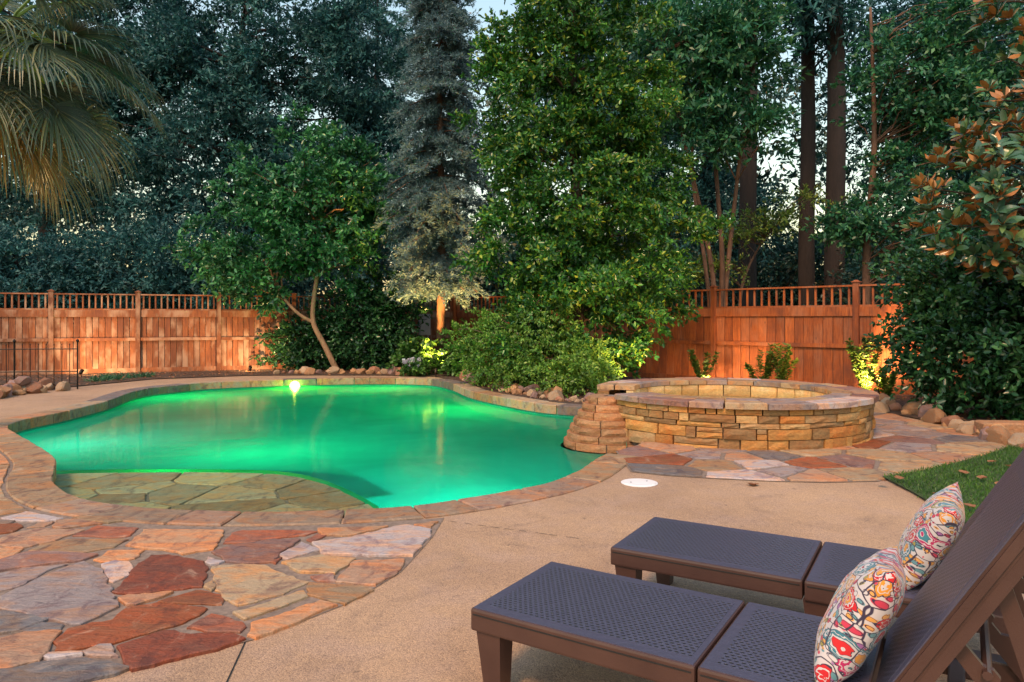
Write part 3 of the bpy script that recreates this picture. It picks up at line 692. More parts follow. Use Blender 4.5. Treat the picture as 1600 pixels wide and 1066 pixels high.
# spillway steps down into the pool
cx, cy_ = 1.27 - SPA_C[0], 9.42 - SPA_C[1]
NS = 8
for s in range(NS):
    z1 = .485 - s * .093; z0 = z1 - .098; rr = .27 + .36 * (s / (NS - 1)) ** .8
    stp = MB().lathe([(rr - .03, z0), (rr - .03, z1 - .012), (.02, z1 - .012)], 28, (cx, cy_, 0)).build('cascade_step', M['mortar'], spa)
    k = 3 + s // 3; a0, a1 = R(88), R(300); off_ = random.uniform(0, .1)
    for j in range(k):
        b0, b1 = a0 + (a1 - a0) * (j + off_) / k, a0 + (a1 - a0) * (j + 1 + off_) / k
        o = curved_stone(b0, b1, max(.02, rr - .2), rr, z0, z1, random.choice([(.34, .19, .10), (.38, .21, .11), (.30, .17, .09)]), stp, 'stone', face=.02)
        o.location.x += cx; o.location.y += cy_
tag(MB().lathe([(RI + .02, 0), (.001, 0)], 48, (SPA_C[0], SPA_C[1], .405)).build('spa_water', M['swater']), 'clear water lit yellow inside the raised spa', 'water', kind='structure')
lamp('spa_lamp', 'POINT', (SPA_C[0] + .2, SPA_C[1] - .55, .12), 20, (1, .66, .18), None, size=.12)
m = MB().lathe([(.09, 0), (.09, .02), (.001, .025)], 18); Mx = Matrix.Translation((.2, -RI + .05, .1)) @ Matrix.Rotation(R(-90), 4, 'X'); m.v = [tuple(Mx @ Vector(v)) for v in m.v]; m.build('spa_light', M['lamp_yel'], spa)

# ------------------------------------------------------------------ fences
def fence(pts, label, mat, plank_w, bal, base=.02, h=2.2):
    f = empty('board_fence', (pts[0][0], pts[0][1], 0), 0, label, 'fence'); o = Vector((pts[0][0], pts[0][1]))
    cache = {}
    def piece(name, x0, x1, y0, y1, z0, z1, P, ang):
        key = (name, round(x1 - x0, 3), round(z1 - z0, 3))
        if key not in cache:
            w_, t_, hh = (x1 - x0) / 2, (y1 - y0) / 2, (z1 - z0) / 2; b = min(.006, w_ * .3, t_ * .3)
            m = MB(); 
            vs = []
            for z in (-hh, hh):
                for x, y in ((-w_, -t_ + b), (-w_ + b, -t_), (w_ - b, -t_), (w_, -t_ + b), (w_, t_), (-w_, t_)): vs.append((x, y, z))
            m.add(vs, [(i, (i + 1) % 6, 6 + (i + 1) % 6, 6 + i) for i in range(6)] + [tuple(reversed(range(6))), tuple(range(6, 12))])
            me = m.mesh(name); me.materials.append(mat); cache[key] = me
        ob = bpy.data.objects.new(name, cache[key]); link(ob, f)
        c, s_ = math.cos(ang), math.sin(ang); lx, ly = (x0 + x1) / 2, (y0 + y1) / 2
        ob.location = (P[0] - o.x + lx * c - ly * s_, P[1] - o.y + lx * s_ + ly * c, (z0 + z1) / 2); ob.rotation_euler = (0, 0, ang); return ob
    for i, p in enumerate(pts):
        a = pts[min(i + 1, len(pts) - 1)]; b = pts[max(i - 1, 0)] if i == len(pts) - 1 else p
        ang = math.atan2(a[1] - b[1], a[0] - b[0])
        po = piece('post', -.06, .06, -.085, .035, base - .1, h + .05, p, ang)
        cap = MB().taper((0, 0, 0), (.08, .08), (0, 0, .02), (.08, .08)).taper((0, 0, .02), (.06, .06), (0, 0, .05), (.02, .02))
        cp = cap.build('post_cap', mat, po); cp.location = (0, 0, (h + .15 - base) / 2)
    for p, q in zip(pts, pts[1:]):
        L = math.hypot(q[0] - p[0], q[1] - p[1]); ang = math.atan2(q[1] - p[1], q[0] - p[0])
        piece('cap_rail', .06, L - .06, -.07, .05, h - .035, h, p, ang)
        piece('rail', .06, L - .06, -.045, .02, 1.75, 1.79, p, ang)
        piece('band', .06, L - .06, -.05, -.02, 1.56, 1.75, p, ang)
        piece('rail', .06, L - .06, -.065, -.022, .90, .985, p, ang)
        piece('base_board', .06, L - .06, -.05, -.02, base - .02, base + .12, p, ang)
        npk = max(1, round((L - .12) / plank_w)); pw = (L - .12) / npk
        for j in range(npk):
            ob = piece('plank', .06 + j * pw + .005, .06 + (j + 1) * pw - .005, -.018, .004, base + .03, 1.745, p, ang)
            ob.location.x += random.uniform(-.003, .003); ob.rotation_euler.z += random.uniform(-.012, .012)
        nb = max(1, round((L - .12) / bal)); bw = (L - .12) / nb
        for j in range(nb):
            piece('baluster', .06 + (j + .5) * bw - .021, .06 + (j + .5) * bw + .021, -.03, .006, 1.791, h - .036, p, ang)
    return f
lp = [(-12.4 + k * 1.95, 19.3 + k * .745) for k in range(-3, 6)] + [(-1.95, 23.3)]
fence(lp, 'weathered tan board fence with picket topper, left of the cedar tree', M['wood_l'], .155, .15)
fence([(-1.80, 23.2)] + [(7.07 + k * 2.3, 14.7 - k * 2.2) for k in (-3, -2, -1, 0, 1, 1.5)], 'orange stained board fence with picket topper behind the spa', M['wood_r'], .2, .175)
# low iron border fence
bf = empty('border_fence', (-14.2, 14.6, 0), 0, 'low black iron border fence in front of the left board fence', 'fence')
xs = np.arange(0, 5.05, .155); dxy = Vector((5.0, .75)).normalized()
for i, s in enumerate(xs):
    post = i % 8 == 0 or i == len(xs) - 1; p = dxy * s
    m = MB().tube([(p.x, p.y, 0), (p.x, p.y, 1.0 if post else .93)], .017 if post else .0085, 6)
    if post: m.lathe([(.001, 1.08), (.028, 1.045), (.03, 1.02), (.012, 1.0)], 8, (p.x, p.y, 0))
    else: m.lathe([(.001, .985), (.014, .95), (.007, .93)], 6, (p.x, p.y, 0))
    m.build('post' if post else 'bar', M['iron'], bf)
for z in (.12, .38, .86):
    q = dxy * xs[-1]; MB().tube([(0, 0, z), (q.x, q.y, z)], .012, 6).build('rail', M['iron'], bf)
# meter box at the fence corner
bx = empty('meter_box', (-2.75, 22.55, 0), R(20), 'grey metal meter box on the fence left of the cedar trunk', 'utility box')
MB().box(-.17, .17, -.09, .09, 1.0, 1.66).build('housing', M['grey'], bx); MB().box(-.15, .15, -.11, -.092, 1.04, 1.62).build('door', M['grey'], bx)
MB().tube([(.1, 0, 0), (.1, 0, 1.0)], .03, 8).build('conduit', M['grey'], bx); MB().tube([(.1, -.13, 1.3), (.1, -.11, 1.3)], .02, 8).build('latch', M['dark'], bx)

# ------------------------------------------------------------------ skimmer lid
sx, sy = G(999, 755); lid = empty('skimmer_lid', (sx, sy, 0), .3, 'round white skimmer lid set in the tan deck', 'lid')
MB().lathe([(.165, .001), (.165, .006), (.150, .0085), (.148, .006)], 40).build('ring', M['white'], lid)
MB().lathe([(.147, .006), (.144, .011), (.001, .0115)], 40).build('cover', M['white'], lid)
for ax in (-.08, .08): MB().lathe([(.009, .0115), (.009, .0128), (.001, .0128)], 10, (ax, .01, 0)).build('finger_hole', M['dark'], lid)

# ------------------------------------------------------------------ loungers and cushions
def lounger(o, ang, label):
    t = empty('sun_lounger', (*o, 0), ang, label, 'sun lounger', 'sun loungers on the deck')
    W, Z, L = .65, .345, 1.92; HX = 1.40
    def bbox(m, x0, x1, y0, y1, z0, z1, b=.008, mat='resin', name='frame', par=None):
        m = MB().prism([(x0, y0), (x1, y0), (x1, y1), (x0, y1)], z0, z1); me = m.mesh(name)
        bm = bmesh.new(); bm.from_mesh(me); bmesh.ops.bevel(bm, geom=list(bm.edges), offset=b, segments=2, affect='EDGES', profile=.6); bm.to_mesh(me); bm.free()
        ob = mesh_obj(name, me, M[mat], par or t); return ob
    # panels: foot and seat
    for x0, x1 in ((0, .90), (.907, HX)):
        p = bbox(None, x0, x1, 0, W, Z - .088, Z, .010, name='seat_panel')
        q = MB().prism([(x0 + .008, .008), (x1 - .008, .008), (x1 - .008, W - .008), (x0 + .008, W - .008)], Z - .002, Z + .0015).build('border', M['resin_top_sky'], p)
        MB().prism([(x0 + .05, .055), (x1 - .03, .055), (x1 - .03, W - .055), (x0 + .05, W - .055)], Z, Z + .0025).build('weave', M['weave'], p)
        MB().box(x0 + .012, x1 - .012, -.0025, .0, Z - .024, Z - .020).build('groove', M['dark'], p)
    for y in (.035, W - .035):                       # side rails under the backrest
        bbox(None, HX + .004, L, y - .035, y + .035, Z - .088, Z - .004, .008, name='side_rail')
    bbox(None, L - .07, L - .002, .072, W - .072, Z - .085, Z - .01, .006, name='cross_rail')
    bbox(None, HX + .2, HX + .25, .072, W - .072, Z - .085, Z - .02, .006, name='cross_rail')
    for x in (.075, .955, L - .09):
        for y in (.062, W - .062):
            MB().taper((x + .012, y, 0), (.036, .034), (x, y, Z - .087), (.055, .050)).build('leg', M['resin'], t)
    # backrest
    bl, th, ph = .80, .045, R(59)
    br = bpy.data.objects.new('backrest', None); link(br, t); br.location = (HX + .01, 0, Z - .01); br.rotation_euler = (0, -ph, 0)
    br.empty_display_size = .1
    fm = MB().prism([(0, 0), (bl, 0), (bl, W), (0, W)], -th, 0).mesh('frame')
    bm = bmesh.new(); bm.from_mesh(fm); bmesh.ops.bevel(bm, geom=list(bm.edges), offset=.01, segments=2, affect='EDGES'); bm.to_mesh(fm); bm.free()
    bpy.data.objects.remove(br)
    b = mesh_obj('backrest', fm, M['resin'], t); b.location = (HX + .01, 0, Z - .005); b.rotation_euler = (0, -ph, 0)
    MB().prism([(.008, .008), (bl - .008, .008), (bl - .008, W - .008), (.008, W - .008)], -.002, .0015).build('border', M['resin_top_sky'], b)
    MB().prism([(.05, .055), (bl - .05, .055), (bl - .05, W - .055), (.05, W - .055)], 0, .0025).build('weave', M['weave'], b)
    for y in (.03, W - .03):
        MB().box(.05, bl - .05, y - .018, y + .018, -th - .03, -th + .004).build('rib', M['resin'], b)
    # notched props
    for y in (.085, W - .085):
        for s0, x1 in ((.33, HX + .47), (.56, L - .04)):
            top = Vector((HX + s0 * math.cos(ph) + .035, y, Z + s0 * math.sin(ph) - .04)); bot = Vector((x1, y, Z - .09))
            d = bot - top; l = d.length; prof = [(0, -.022), (.25 * l, -.024), (.30 * l, -.040), (.36 * l, -.040), (.38 * l, -.022), (.48 * l, -.022), (.52 * l, -.042), (.60 * l, -.042), (.63 * l, -.02), (.8 * l, -.02), (l, -.03), (l, .022), (0, .022)]
            m = MB(); n_ = len(prof); vs = []
            u = d.normalized(); v = Vector((0, 1, 0)).cross(u)
            for sy_ in (-.011, .011): vs += [top + u * a_ + v * b_ + Vector((0, sy_, 0)) for a_, b_ in prof]
            m.add(vs, [(i, (i + 1) % n_, n_ + (i + 1) % n_, n_ + i) for i in range(n_)] + [tuple(reversed(range(n_))), tuple(range(n_, 2 * n_))]); m.build('prop', M['resin'], t)
    MB().tube([(HX + .30, .05, Z + .16), (HX + .30, W - .05, Z + .16)], .013, 8).build('prop_bar', M['resin'], t)
    return t
M['resin_top_sky'] = simple('sky_tinted_resin_top', (.06, .06, .098), .38, 0, .12, 40, .25)  # brown resin with the sky's blue reflection put into its top colour
lounger((-.164, 2.825), R(-32.2), 'brown woven-pattern resin lounger nearest the camera, backrest raised')
lounger((.49, 3.58), R(-30.6), 'brown resin lounger behind the nearest one, closer to the spa')
def cushion(loc, rot, label, s=.222, t=.085):
    n = 22; bm = bmesh.new(); vv = {}
    for side in (1, -1):
        for i in range(n + 1):
            for j in range(n + 1):
                u, v = i / n * 2 - 1, j / n * 2 - 1
                e = max(0, (1 - abs(u) ** 2.4) * (1 - abs(v) ** 2.4)) ** .48
                edge = i in (0, n) or j in (0, n)
                pin = 1 - .10 * (1 - u * u) * abs(v) ** 3; piv = 1 - .10 * (1 - v * v) * abs(u) ** 3
                w_ = noise.noise(Vector((u * 2.2, v * 2.2, side * 3 + loc[0]))) * .012
                key = (i, j, 0 if edge else side)
                if key not in vv: vv[key] = bm.verts.new((u * s * piv, v * s * pin, 0 if edge else side * (t * e) + w_ * e))
    for side in (1, -1):
        for i in range(n):
            for j in range(n):
                q = [vv.get((a, b, 0)) or vv[(a, b, side)] for a, b in ((i, j), (i + 1, j), (i + 1, j + 1), (i, j + 1))]
                bm.faces.new(q if side > 0 else list(reversed(q)))
    me = bpy.data.meshes.new('throw_pillow'); bm.to_mesh(me); bm.free()
    o = mesh_obj('throw_pillow', me, M['paisley'], None, loc, True); o.rotation_euler = rot
    tag(o, label, 'pillow', 'paisley throw pillows'); return o
def pillow_on(o, ang, along, across, z, lean, roll, label):
    u = Vector((math.cos(ang), math.sin(ang), 0)); v = Vector((-math.sin(ang), math.cos(ang), 0)); up = Vector((0, 0, 1))
    nrm = (-u * math.sin(lean) + up * math.cos(lean)); ax = (u * math.cos(lean) + up * math.sin(lean))
    mt = Matrix((ax, v, nrm)).transposed(); p = Vector((*o, 0)) + u * along + v * across + up * z
    q = mt.to_3x3() @ Matrix.Rotation(roll, 3, 'Z')
    return cushion(p, q.to_euler(), label)
pillow_on((-.164, 2.825), R(-32.2), 1.36, .26, .345 + .185, R(62), R(6), 'paisley pillow leaning on the nearest lounger backrest')
pillow_on((.49, 3.58), R(-30.6), 1.375, .27, .345 + .195, R(62), R(-5), 'paisley pillow with pointed corner on the farther lounger')

# ------------------------------------------------------------------ foliage tools
def unit(a): return a / np.maximum(np.linalg.norm(a, axis=-1, keepdims=True), 1e-9)
def leaf_arrays(P, D, N, L, W, oval=False, fold=.18, droop=.0):
    """leaves at P pointing along D with face normal about N"""
    n = len(P); D = unit(D); S = unit(np.cross(D, N)); N = np.cross(S, D)
    L = np.asarray(L).reshape(-1, 1) * np.ones((n, 1)); W = np.asarray(W).reshape(-1, 1) * np.ones((n, 1))
    tip = P + D * L - np.array([[0, 0, 1.]]) * L * droop
    if not oval:
        m = P + D * L * .45; a = m + S * W / 2 + N * W * fold; b = m - S * W / 2 + N * W * fold
        V = np.stack([P, a, tip, b], 1).reshape(-1, 3); F = np.arange(4 * n).reshape(n, 4); return V, F
    m1 = P + D * L * .3; m2 = P + D * L * .68 - np.array([[0, 0, 1.]]) * L * droop * .5
    r1, r2, l1, l2 = m1 + S * W * .46 + N * W * fold, m2 + S * W * .44 + N * W * fold, m1 - S * W * .46 + N * W * fold, m2 - S * W * .44 + N * W * fold
    V = np.stack([P, r1, r2, tip, l2, l1], 1).reshape(-1, 3); b = np.arange(n)[:, None] * 6
    F = np.concatenate([b + np.array([[0, 1, 2, 3]]), b + np.array([[0, 3, 4, 5]])], 1).reshape(-1, 4); return V, F
def lobe_points(lobes, n, inner=.55, bumpy=.16):
    """clump centres spread through the outer part of a crown made of lobes (cx,cy,cz,rx,ry,rz)"""
    lobes = np.array(lobes, float); wt = (lobes[:, 3] * lobes[:, 5] + lobes[:, 4] * lobes[:, 5]); wt /= wt.sum()
    k = rng.choice(len(lobes), n, p=wt); d = unit(rng.normal(size=(n, 3)))
    r = inner + (1 - inner) * rng.random(n) ** .6; r = r * (1 + bumpy * rng.normal(size=n))
    return lobes[k, :3] + d * lobes[k, 3:6] * r[:, None], d
def clump_leaves(Cn, Dn, per, cr, L, W, mat, oval=False, flat=.75, up=.55, droop=.05, z_min=.05):
    n = len(Cn) * per; c = np.repeat(Cn, per, 0); d = np.repeat(Dn, per, 0)
    nt_ = max(3, per // 13); tw = unit(np.repeat(Dn, nt_, 0) * .75 + rng.normal(size=(len(Cn) * nt_, 3)) * .75 + np.array([[0, 0, .12]]))
    ti = np.repeat(np.arange(len(Cn)) * nt_, per) + rng.integers(0, nt_, n); tdir = tw[ti]
    tl = (np.repeat(rng.uniform(.7, 1.3, len(Cn) * nt_), 1) * cr * 2.3)[ti]; u_ = rng.random(n) ** .75
    off = tdir * (u_ * tl)[:, None]; off[:, 2] *= flat; off[:, 2] -= (u_ ** 2) * tl * .18; off += rng.normal(size=(n, 3)) * cr * .07
    P = c + off - d * cr * .6; D = unit(tdir * .75 + rng.normal(size=(n, 3)) * .65 + np.array([[0, 0, .05]]))
    N = unit(d * .5 + np.array([[0, 0, up]]) + rng.normal(size=(n, 3)) * .5)
    ok = P[:, 2] > z_min; P, D, N = P[ok], D[ok], N[ok]; s = rng.uniform(.7, 1.25, len(P))
    return leaf_arrays(P, D, N, L * s, W * s, oval, droop=droop)
def wob(a, b, n=6, amp=.08):
    a, b = Vector(a), Vector(b); l = (b - a).length
    return [a.lerp(b, i / n) + Vector((random.gauss(0, 1), random.gauss(0, 1), random.gauss(0, .4))) * amp * l * (0 if i in (0, n) else .35) for i in range(n + 1)]
def limbs_to(m, trunk, targets, r0, r1=.012):
    for t in targets:
        t = Vector(t); zz = [p for p in trunk if p.z < t.z - .15] or [trunk[0]]
        s = min(zz, key=lambda p: (p - t).length + random.uniform(0, .8)); pts = wob(s, t, 5, .10)
        for i in range(1, 5): pts[i].z += math.sin(i / 5 * math.pi) * .08 * (t - s).length
        m.tube(pts, [r0 + (r1 - r0) * i / 5 for i in range(6)], 5, False)
def tree(name, label, cat, base, stems, lobes, clumps, per, cr, L, W, leaf, bark, inner=.55, limbs=24, limb_r=.05, oval=False, group=None, crown='crown', flat=.75, up=.55, droop=.05, filt=None, z_min=.05):
    """stems: list of (points, radii); first one is the trunk"""
    t = empty(name, base, 0, label, cat, group); B = Vector(base)
    alls = []
    for k, (pts, rad) in enumerate(stems):
        pts = [Vector(p) - B for p in catmull(pts, 5, False)]; rr = np.interp(np.linspace(0, 1, len(pts)), np.linspace(0, 1, len(rad)), rad)
        alls += pts; MB().tube(pts, list(rr), 10).build('trunk' if k == 0 or cat == 'tree' else 'stem', M[bark], t, smooth=True)
    lob = [(l[0] - B.x, l[1] - B.y, l[2] - B.z, *l[3:]) for l in lobes]
    Cn, Dn = lobe_points(lob, clumps, inner)
    if filt is not None:
        ok = np.array([filt(c + np.array(B)) for c in Cn]); Cn, Dn = Cn[ok], Dn[ok]
    if limbs and alls:
        m = MB(); limbs_to(m, alls, Cn[rng.choice(len(Cn), min(limbs, len(Cn)), replace=False)], limb_r); m.build('limbs', M[bark], t, smooth=True)['kind'] = 'stuff'
    V, F = clump_leaves(Cn, Dn, per, cr, L, W, leaf, oval, flat, up, droop, z_min)
    mesh_obj(crown, np_mesh(crown, V, F), M[leaf], t); return t

# ------------------------------------------------------------------ trees inside the fence
tree('holly_tree', 'tall dense holly tree with glossy green leaves behind the spa and pool', 'tree', (1.4, 15.9, 0),
     [([(1.4, 15.9, 0), (1.45, 15.9, 3), (1.35, 15.95, 7), (1.4, 16, 10)], [.17, .14, .09, .03])],
     [(1.35, 15.9, 1.6, 1.75, 1.5, 1.5), (1.7, 15.8, 3.1, 2.45, 1.6, 1.6), (1.55, 15.9, 4.7, 2.35, 1.7, 1.6), (1.35, 15.9, 6.3, 2.1, 1.6, 1.6), (1.3, 15.9, 8.0, 1.55, 1.4, 1.6), (1.35, 15.9, 9.6, .9, .9, 1.3)],
     520, 230, .20, .108, .05, 'holly', 'bark', .66, 40, .035, True)
tree('abelia_shrub', 'loose yellow-green shrub spilling over the rocks in front of the holly', 'shrub', (.4, 15.0, 0), [([(.4, 15, 0), (.35, 15, .5), (.2, 15, 1.1)], [.03, .025, .01])],
     [(-.35, 15.9, .8, .9, .65, .95), (.5, 15.0, .9, 1.15, .8, 1.05), (1.3, 13.9, .55, .75, .55, .62)], 360, 90, .15, .075, .034, 'abelia', 'bark', .5, 40, .012, False)
# cedar: drooping sprays of grey-blue needles
def cedar(base, H, z0, label, rmax, nbr, name='cedar_tree', per=420, scale=1.0, mat='cedar', trunk='bark_tan', prof=None, tr=.13):
    t = empty(name, base, 0, label, 'tree'); MB().tube([(0, 0, 0), (.04, 0, H * .3), (-.03, .02, H * .65), (0, 0, H)], [tr, tr * .85, tr * .5, .02], 10).build('trunk', M[trunk], t, smooth=True)
    m = MB(); PP, DD, NN = [], [], []
    for i in range(nbr):
        z = z0 + (H - z0) * (i / nbr) ** 1.0 + random.uniform(-.12, .12); f = (z - z0) / (H - z0)
        r = rmax * (prof(f) if prof else min(1, .55 + f * 2.4) * (1 - f * .72)) * random.uniform(.55, 1.2); a = random.uniform(0, 2 * math.pi)
        dr = Vector((math.cos(a), math.sin(a), 0)); s = Vector((0, 0, z)); e = s + dr * r + Vector((0, 0, -.42 * r + random.uniform(-.25, .3)))
        pts = [s.lerp(e, k / 5) + Vector((0, 0, math.sin(k / 5 * math.pi) * .10 * r)) for k in range(6)]
        m.tube(pts, [.022 * scale * (1 - k / 6.5) + .004 for k in range(6)], 4, False)
        for _ in range(int(22 * scale)):
            q = random.uniform(.08, 1.02); b = s.lerp(e, q) + Vector((0, 0, math.sin(min(1, q) * math.pi) * .10 * r))
            side = Vector((-dr.y, dr.x, 0)) * random.uniform(-1, 1); tl = random.uniform(.22, .48) * scale
            tw = (dr * .6 + side + Vector((0, 0, random.uniform(-.55, .15)))).normalized()
            k_ = per // 14; u = rng.random(k_)[:, None]; base_ = np.array(b)[None] + np.array(tw)[None] * u * tl + np.array([[0, 0, -1]]) * (u ** 2) * tl * .25 + rng.normal(size=(k_, 3)) * .012
            PP.append(base_); DD.append(np.array(tw)[None] * .8 + rng.normal(size=(k_, 3)) * .55); NN.append(rng.normal(size=(k_, 3)))
    m.build('limbs', M[trunk], t, smooth=True)
    P = np.concatenate(PP); V, F = leaf_arrays(P, np.concatenate(DD), np.concatenate(NN), rng.uniform(.08, .16, len(P)) * scale, .020 * scale, fold=.05)
    mesh_obj('crown', np_mesh('crown', V, F), M[mat], t); return t
cx_ = (688 - 800) / FPX * 20.4
cedar((cx_, 20.4, 0), 12.5, 2.35, 'grey-blue drooping cedar with a bare tan lower trunk', 1.8, 340, trunk='bark_red')
B4 = (-4.85, 20.0, 0)
tree('citrus_tree', 'small green tree with curved pale trunk in front of the left fence', 'tree', B4,
     [([(-4.85, 20, 0), (-5.25, 20, .8), (-5.55, 20, 1.45), (-5.5, 20, 2.3), (-5.35, 20, 3.4), (-5.6, 20, 4.6)], [.085, .075, .07, .06, .05, .03]), ([(-5.53, 20, 1.4), (-6.0, 19.95, 1.7), (-6.5, 20, 2.3), (-6.9, 20.1, 3.2)], [.05, .045, .035, .02])],
     [(-6.0, 20.1, 5.3, 1.7, 1.4, 1.5), (-7.4, 20.2, 3.8, 1.8, 1.3, 1.3), (-8.4, 20.4, 3.2, .9, .8, .7), (-5.3, 20.1, 3.9, 1.6, 1.3, 1.25), (-4.6, 20.4, 5.2, 1.3, 1.2, 1.6), (-6.9, 20.3, 2.6, 1.1, .9, .75)],
     230, 170, .22, .15, .066, 'citrus', 'bark_tan', .5, 34, .03, True)
for k, (x, y, z, rx, ry, rz, n_, lab) in enumerate([(-5.6, 21.0, .8, 1.45, .6, .95, 110, 'dark glossy camellia shrub under the small curved-trunk tree'), (-4.1, 20.9, 1.35, 1.35, .8, 1.5, 170, 'tall dark camellia shrub left of the grey meter box')]):
    tree('camellia_shrub', lab, 'shrub', (x, y, 0), [([(x, y, 0), (x, y, .6), (x + .1, y, 1.3)], [.05, .04, .02])], [(x, y, z, rx, ry, rz)], n_, 85, .22, .12, .058, 'camel', 'bark', .45, 18, .02, True)
tree('camellia_shrub', 'large dark camellia hedge at the right edge beside the path', 'shrub', (7.1, 10.9, 0), [([(7.1, 10.9, 0), (7.1, 10.9, 1), (7.2, 10.9, 2)], [.06, .05, .02])],
     [(6.95, 10.7, 1.1, 1.0, .85, 1.15), (7.7, 10.2, 1.2, 1.1, 1.0, 1.3), (7.0, 11.2, 2.1, 1.0, .8, .8)], 330, 100, .20, .10, .05, 'camel', 'bark', .5, 26, .02, True)
# magnolia: whorls of large leaves with rusty undersides
mg = empty('magnolia_tree', (7.4, 9.6, 0), 0, 'magnolia with large glossy leaves and rusty undersides at the right edge', 'tree')
MB().tube([(0, 0, 0), (-.1, 0, 1.5), (.05, 0, 3.5), (0, 0, 6.3)], [.14, .12, .09, .03], 10).build('trunk', M['bark'], mg, smooth=True)
lobm = [(-1.0, -.2, 3.05, 1.05, .8, 1.05), (-.3, -.3, 3.9, 1.1, .9, 1.0), (-.1, -.5, 2.6, 1.0, .8, .9), (-.35, -.1, 5.6, .75, .7, .8)]
Cn, Dn = lobe_points(lobm, 330, .72, .08)
mm = MB(); limbs_to(mm, [Vector((0, 0, z)) for z in np.linspace(1, 5.5, 12)], Cn[:70], .028, .008); mm.build('limbs', M['bark'], mg, smooth=True)
def big_leaf():
    n = 7; V = []; F = []
    for i in range(n + 1):
        u = i / n; w_ = .5 * math.sin(math.pi * min(1, u ** .8 * .98 + .01)) ** .8; zc = .10 * math.sin(u * 2.4) - .16 * u * u
        V += [(u, -w_ * .42, zc + w_ * .12), (u, 0, zc), (u, w_ * .42, zc + w_ * .12)]
    for i in range(n):
        a = i * 3; F += [(a, a + 3, a + 4, a + 1), (a + 1, a + 4, a + 5, a + 2)]
    m = MB(); m.v = V; m.f = F; me = m.mesh('leaf'); me.materials.append(M['mag1']); return me
def m_mag():
    t = NT('magnolia_single_leaf'); oi = t.n('ShaderNodeObjectInfo'); g_ = t.n('ShaderNodeNewGeometry')
    c = t.ramp(oi.outputs['Random'], [(0, (.025, .07, .04)), (.7, (.05, .12, .065)), (1, (.11, .18, .06))])
    b = t.ramp(oi.outputs['Random'], [(0, (.30, .11, .03)), (1, (.42, .20, .06))]); c = t.mix(g_.outputs['Backfacing'], c, b)
    t.base(c); t.rough(t.math('ADD', t.math('MULTIPLY', g_.outputs['Backfacing'], .5), .22)); return t.m
M['mag1'] = m_mag(); lme = big_leaf(); order = np.argsort(Cn[:, 1] + .3 * Cn[:, 0]); cnt = 0; rest_P, rest_D, rest_N = [], [], []
for k in order:
    c = Vector(Cn[k]); out = Vector(Dn[k]) * .7 + Vector((-.1, -.25, .75)); out.normalize()
    q = out.to_track_quat('Z', 'Y'); nl = random.randint(7, 10)
    for j in range(nl):
        a = 2 * math.pi * j / nl + random.uniform(-.3, .3); el_ = random.uniform(.15, 1.25)
        d = q @ Vector((math.cos(a) * math.cos(el_), math.sin(a) * math.cos(el_), math.sin(el_))); nrm = (out - d * out.dot(d)).normalized()
        if random.random() < .22: nrm = -nrm
        L_ = random.uniform(.18, .27); p = c + d * .02
        if cnt < 300 and c.x < -.15 and c.y < .1:
            y_ = nrm.cross(d); mt = Matrix((d, y_, nrm)).transposed().to_4x4(); o = bpy.data.objects.new('leaf', lme); link(o, mg)
            o.matrix_local = Matrix.Translation(p) @ mt @ Matrix.Scale(L_, 4); cnt += 1
        else: rest_P.append(p); rest_D.append(d); rest_N.append(nrm)
V, F = leaf_arrays(np.array(rest_P), np.array(rest_D), np.array(rest_N), rng.uniform(.14, .22, len(rest_P)), .085, True, droop=.05)
o = mesh_obj('crown', np_mesh('crown', V, F), M['mag'], mg); o['kind'] = 'stuff'

